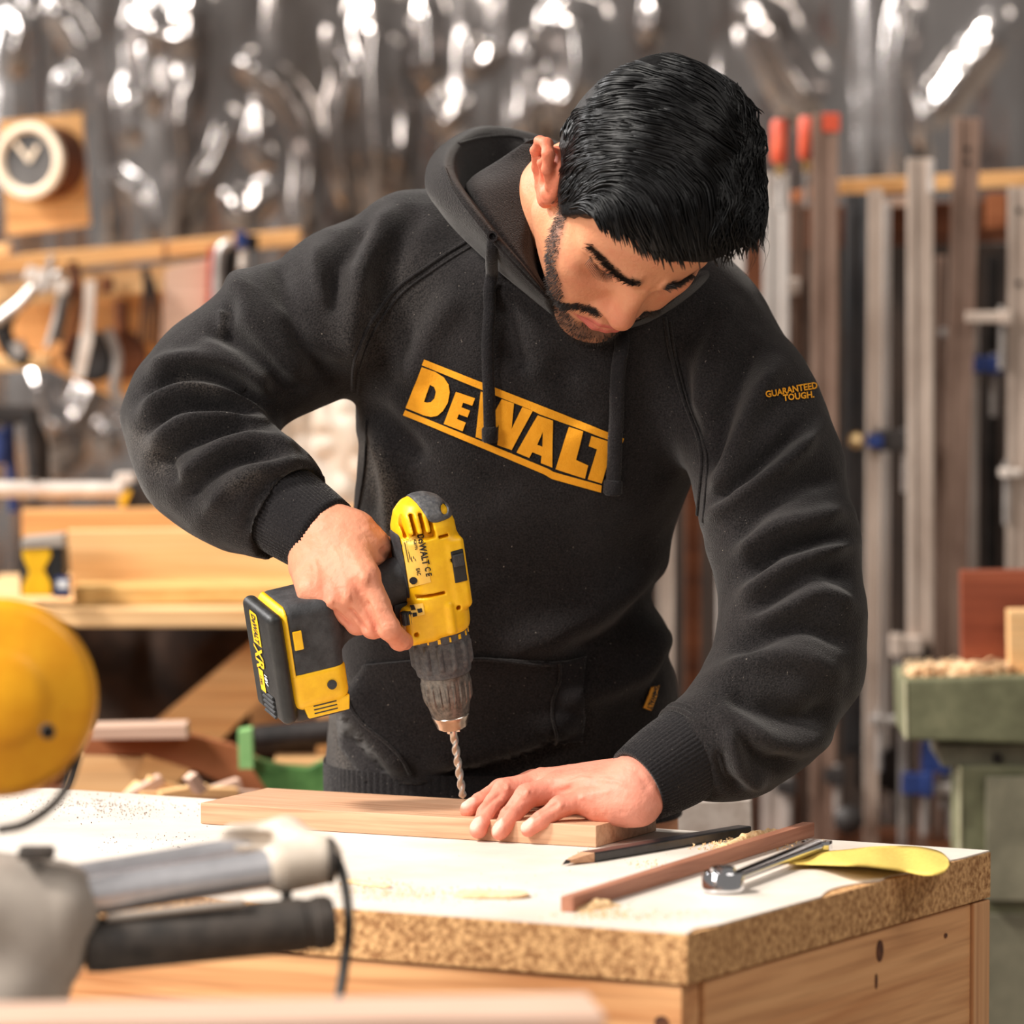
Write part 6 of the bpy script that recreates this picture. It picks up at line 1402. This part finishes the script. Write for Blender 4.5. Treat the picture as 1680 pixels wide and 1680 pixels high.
def clampbar(u0, u1, v0, v1, dd, m, label, jaws=(), lean=0, handle=None, holes=(), top=None, edge=None, key=[0]):
    base = at((u0+u1)/2, v1, dd); t = thing('bar_clamp', base, label, 'clamp', gR)
    P0, P1 = at(u0, v0, dd), at(u1, v0, dd); w = P1[0]-P0[0]; cx0 = (P0[0]+P1[0])/2; cx1 = cx0+lean*px(dd); z1 = P0[2]; z0 = base[2] if v1 < 1380 else ZSH+.0003
    t.location.z = z0; base[2] = z0
    A = nrm([cx0-cx1, 0, z1-z0]); X = nrm(np.cross(YA, A)); c = np.array([(cx0+cx1)/2, dd+.006, (z0+z1)/2]); L = (z1-z0)/2
    b = MB()                                           # I-profile bar: web with two flanges
    b.box(c, [X, YA, A], (w/2*.55, .0045, L)); b.box(c-X*w*.36, [X, YA, A], (w*.14, .0075, L), .0008); b.box(c+X*w*.36, [X, YA, A], (w*.14, .0075, L), .0008); b.build('bar', m, t)
    def jaw(v, s, wd, hh, mj, mk=None):
        p = at((u0+u1)/2, v, dd-.012); b = MB(); b.box(p+XA*s*wd*px(dd)*.45, np.eye(3), (wd*px(dd)/2, .013, hh*px(dd)/2), .002); b.box(p+XA*s*wd*px(dd)*.9-ZA*hh*px(dd)*.0, np.eye(3), (.006, .016, hh*px(dd)*.6), .002); j = b.build('jaw', mj, t)
        q = p+XA*s*wd*px(dd)*.8; b = MB(); b.tube([q-ZA*.055, q+ZA*.012], .0038, 10); b.build('screw', M['bsteel'], t, True)
        if mk: b = MB(); b.box(p-XA*s*.002-YA*.014, np.eye(3), (w*.55, .004, hh*px(dd)*.3), .001); b.build('jaw_cap', mk, t)
    for jw in jaws: jaw(*jw)
    if handle:
        hu, hv0, hv1, mh = handle; p0, p1 = at(hu, hv1, dd-.015), at(hu, hv0, dd-.015); Lh = np.linalg.norm(p1-p0); r = 14*px(dd)
        b = MB(); b.lathe(p0, ZA, [(0, r*.75), (Lh*.05, r*.95), (Lh*.3, r*1.0), (Lh*.9, r*.98), (Lh, r*.75)], 20); b.build('handle', mh, t, True)
        b = MB(); b.lathe(p0-ZA*.013, ZA, [(0, r*.45), (.004, r*.62), (.010, r*.6), (.0125, r*.7)], 16); b.build('ferrule', M['brass'], t, True)
        b = MB(); b.tube([p0-ZA*.05, p0-ZA*.012], .0035, 8); b.build('spindle', M['bsteel'], t, True)
    for hu, hv_ in holes: b = MB(); b.lathe(at(hu, hv_, dd-.002), -YA, [(0, 5*px(dd)), (.0012, 5*px(dd)), (.0012, 3.5*px(dd)), (0, .001)], 14); b.build('hole', M['bdark'], t)
    if top: slab('painted_tip', top, dd-.003, .02, M['borange'], t)
    if edge: slab('edge_strip', edge, dd-.004, .01, M['bar4'], t)
    return t
zb_ = 1385
clampbar(1253, 1295, 284, zb_, d, M['bar4'], 'bright pale bar clamp with leftmost orange-red handle', [(1290, 1, 26, 22, M['bdark'])], handle=(1279, 196, 268, M['borange']))
clampbar(1300, 1322, 330, zb_, d+.05, M['bar2'], 'narrow clamp with second orange-red handle behind its neighbours', [(470, -1, 30, 26, M['bwhite'])], handle=(1324, 191, 262, M['borange']))
clampbar(1333, 1376, 187, zb_, d-.012, M['bar2'], 'brown bar clamp whose tip is painted orange-red', [(1272, 1, 24, 24, M['bdark'])], top=[(1350, 186), (1378, 186), (1378, 216), (1350, 216)])
clampbar(1388, 1426, 318, 1240, d+.045, M['bar3'], 'wide blue-grey bar clamp with dark lower jaw', [(1262, 1, 62, 60, M['bdark'])], lean=0)
clampbar(1425, 1449, 310, zb_, d-.015, M['bar1'], 'slim pale bar clamp with brass knob and blue sliding jaw', [(722, 1, 60, 34, M['bdark'], M['bblue'])], lean=-4)
clampbar(1450, 1462, 330, 1330, d+.03, M['bar4'], 'thin bright bar clamp beside the slim pale one', [])
clampbar(1489, 1531, 260, 1060, d-.055, M['bar1'], 'pale bar clamp with broad bar in the middle of the rack', [(1058, -1, 44, 30, M['bar1'])], lean=4, edge=[(1523, 262), (1533, 262), (1533, 316), (1523, 316)])
clampbar(1535, 1552, 420, 1380, d+.06, M['bar2'], 'dull brown bar standing behind the pale clamps', [(545, 1, 40, 14, M['bsteel'])])
clampbar(1566, 1609, 193, 1110, d-.035, M['bar2'], 'tall grey-brown bar clamp with two holes near its top', [(520, 1, 70, 18, M['bar1'])], lean=-22, holes=((1587, 245), (1587, 266)))
clampbar(1592, 1606, 530, 1110, d+.03, M['bar4'], 'slim bright bar with blue sliding jaw near the machine', [(598, 1, 40, 26, M['bblue'])])
clampbar(1655, 1690, 306, 1110, d-.03, M['bar1'], 'rightmost pale bar clamp with silver screw', [(775, -1, 26, 12, M['bwhite'])], holes=((1672, 345), (1672, 465)))
clampbar(1620, 1640, 420, 1200, d+.07, M['bdark'], 'black bar in the dark gap at the right of the rack', [])
clampbar(1186, 1222, 398, zb_, d+.0, M['bar4'], 'bright white bar clamp just behind the shoulder', [])
clampbar(1082, 1106, 640, zb_, d, M['bar1'], 'pale bar seen between torso and left sleeve', [])
clampbar(1126, 1150, 640, zb_, d+.04, M['brown'], 'dark brown bar seen between torso and left sleeve', [])
clampbar(1178, 1200, 640, zb_, d-.01, M['bar4'], 'bright bar showing beside the inside of the left elbow', [])
clampbar(1232, 1250, 500, zb_, d+.05, M['bar2'], 'dull bar behind the left sleeve', [])
clampbar(1476, 1488, 1130, 1390, d-.05, M['bsteel'], 'short threaded clamp screw low in the rack', [(1180, -1, 50, 12, M['bsteel']), (1285, 1, 44, 34, M['bblue'])])
clampbar(1505, 1522, 1120, 1395, d-.04, M['bar2'], 'short low bar with blue shoe beside the green machine', [(1240, 1, 40, 50, M['bblue']), (1292, 1, 60, 16, M['bsteel'])])
b = MB(); b.lathe(at(1408, 723, d-.04), nrm([-1, -.4, .1]), [(-.006, .004), (0, .0085), (.004, .0092), (.0085, .006), (.009, .001)], 18); o = b.build('brass_knob', M['brass'], None, True); tag(o, 'round brass knob on the end of a clamp screw', 'knob')
b = MB(); b.lathe(at(1392, 1345, d-.05), -YA, [(-.006, .006), (0, .014), (.008, .016), (.014, .011), (.016, .001)], 20); o = b.build('iron_knob', M['bdark'], None, True); tag(o, 'dark round iron knob low in the rack above the bench edge', 'knob')
# ---- green machine
d2 = 5.9
M['olive'] = mat('olive_paint', hexc(98, 97, 72), hexc(132, 130, 100), 22, rough=.5, bump=.2, c3=hexc(114, 114, 86)); M['olive2'] = mat('worn_olive', hexc(108, 104, 86), hexc(144, 138, 116), 14, rough=.55, bump=.2)
M['creamedge'] = mat('bare_cream_edge', hexc(206, 198, 160), hexc(226, 220, 186), 40, rough=.5)  # cream strips paint the light of the side faces along the corners
gm = thing('planing_machine', (at(1640, 1400, d2)[0], d2+.12, 0), 'worn olive green woodworking machine at the right edge', 'machine')
slab('table', [(1482, 1116), (1720, 1108), (1720, 1222), (1484, 1214)], d2, .15, M['olive'], gm, bevel=.003); slab('table_edge', [(1482, 1117), (1487, 1117), (1489, 1213), (1484, 1213)], d2-.001, .003, M['creamedge'], gm)
slab('neck', [(1540, 1222), (1720, 1222), (1720, 1262), (1545, 1258)], d2+.03, .15, M['olive2'], gm); slab('column', [(1572, 1256), (1720, 1256), (1720, 1500), (1572, 1500)], d2+.02, .10, M['olive'], gm, bevel=.003)
slab('column_edge', [(1572, 1258), (1577, 1258), (1577, 1498), (1572, 1498)], d2+.018, .003, M['creamedge'], gm)
p_ = at(1660, 1500, d2); b = MB(); b.box((p_[0]+.01, d2+.11, p_[2]/2), np.eye(3), (.055, .09, p_[2]/2), .004); b.build('base', M['olive2'], gm)
slab('door_panel', [(1618, 1275), (1720, 1275), (1720, 1478), (1618, 1478)], d2+.010, .012, M['olive2'], gm)
b = MB(); b.lathe(at(1636, 1244, d2+.03), -YA, [(0, .005), (.003, .005), (.0035, .001)], 14); b.build('bolt', M['bdark'], gm)
tag(slab('red_brown_board', [(1577, 938), (1720, 936), (1720, 1090), (1579, 1090)], d2+.08, .03, M['mahog_red']), 'reddish brown board standing on the green machine table', 'board')
tag(slab('pale_block', [(1655, 1003), (1720, 1002), (1720, 1106), (1657, 1108)], d2+.03, .035, M['oak2']), 'pale pine block in front of the reddish brown board', 'block')
heap('shavings_pile', 1476, 1112, 1640, 1108, .05, .014, 'pile of pale shavings on the green machine table', d=d2+.07, m=M['shaving'])
g = np.random.default_rng(9); V = []; F = []
for _ in range(260):
    u = g.uniform(1490, 1680); c = at(u, 1112-g.uniform(0, 10), d2+g.uniform(.02, .1)); c[2] = at(1500, 1112, d2+.05)[2]+g.uniform(.0, .012); a = g.uniform(0, 6.28); w = g.uniform(.002, .004); n0 = len(V)
    for k in range(6): th = a+k*.8; r = .004+.0006*k; V += [c+np.array([r*math.cos(th), 0, r*math.sin(th)])-YA*w, c+np.array([r*math.cos(th), 0, r*math.sin(th)])+YA*w]
    F += [(n0+2*k, n0+2*k+1, n0+2*k+3, n0+2*k+2) for k in range(5)]
tag(mesh('curled_shavings', V, F, M['shaving'], None), 'curled wood shavings strewn over the green machine table', 'shavings', kind='stuff')
tag(slab('stone_block', [(1068, 1318), (1232, 1312), (1234, 1370), (1068, 1372)], 5.6, .06, M['bwhite']), 'pale dusty block behind the bench under the left cuff', 'block')
b = MB(); p_ = at(1150, 1372, 5.63); b.box((p_[0], 5.63, p_[2]/2), np.eye(3), (.05, .04, p_[2]/2), .003); o = b.build('block_stand', M['brown']); tag(o, 'dark wooden post carrying the dusty block', 'post')
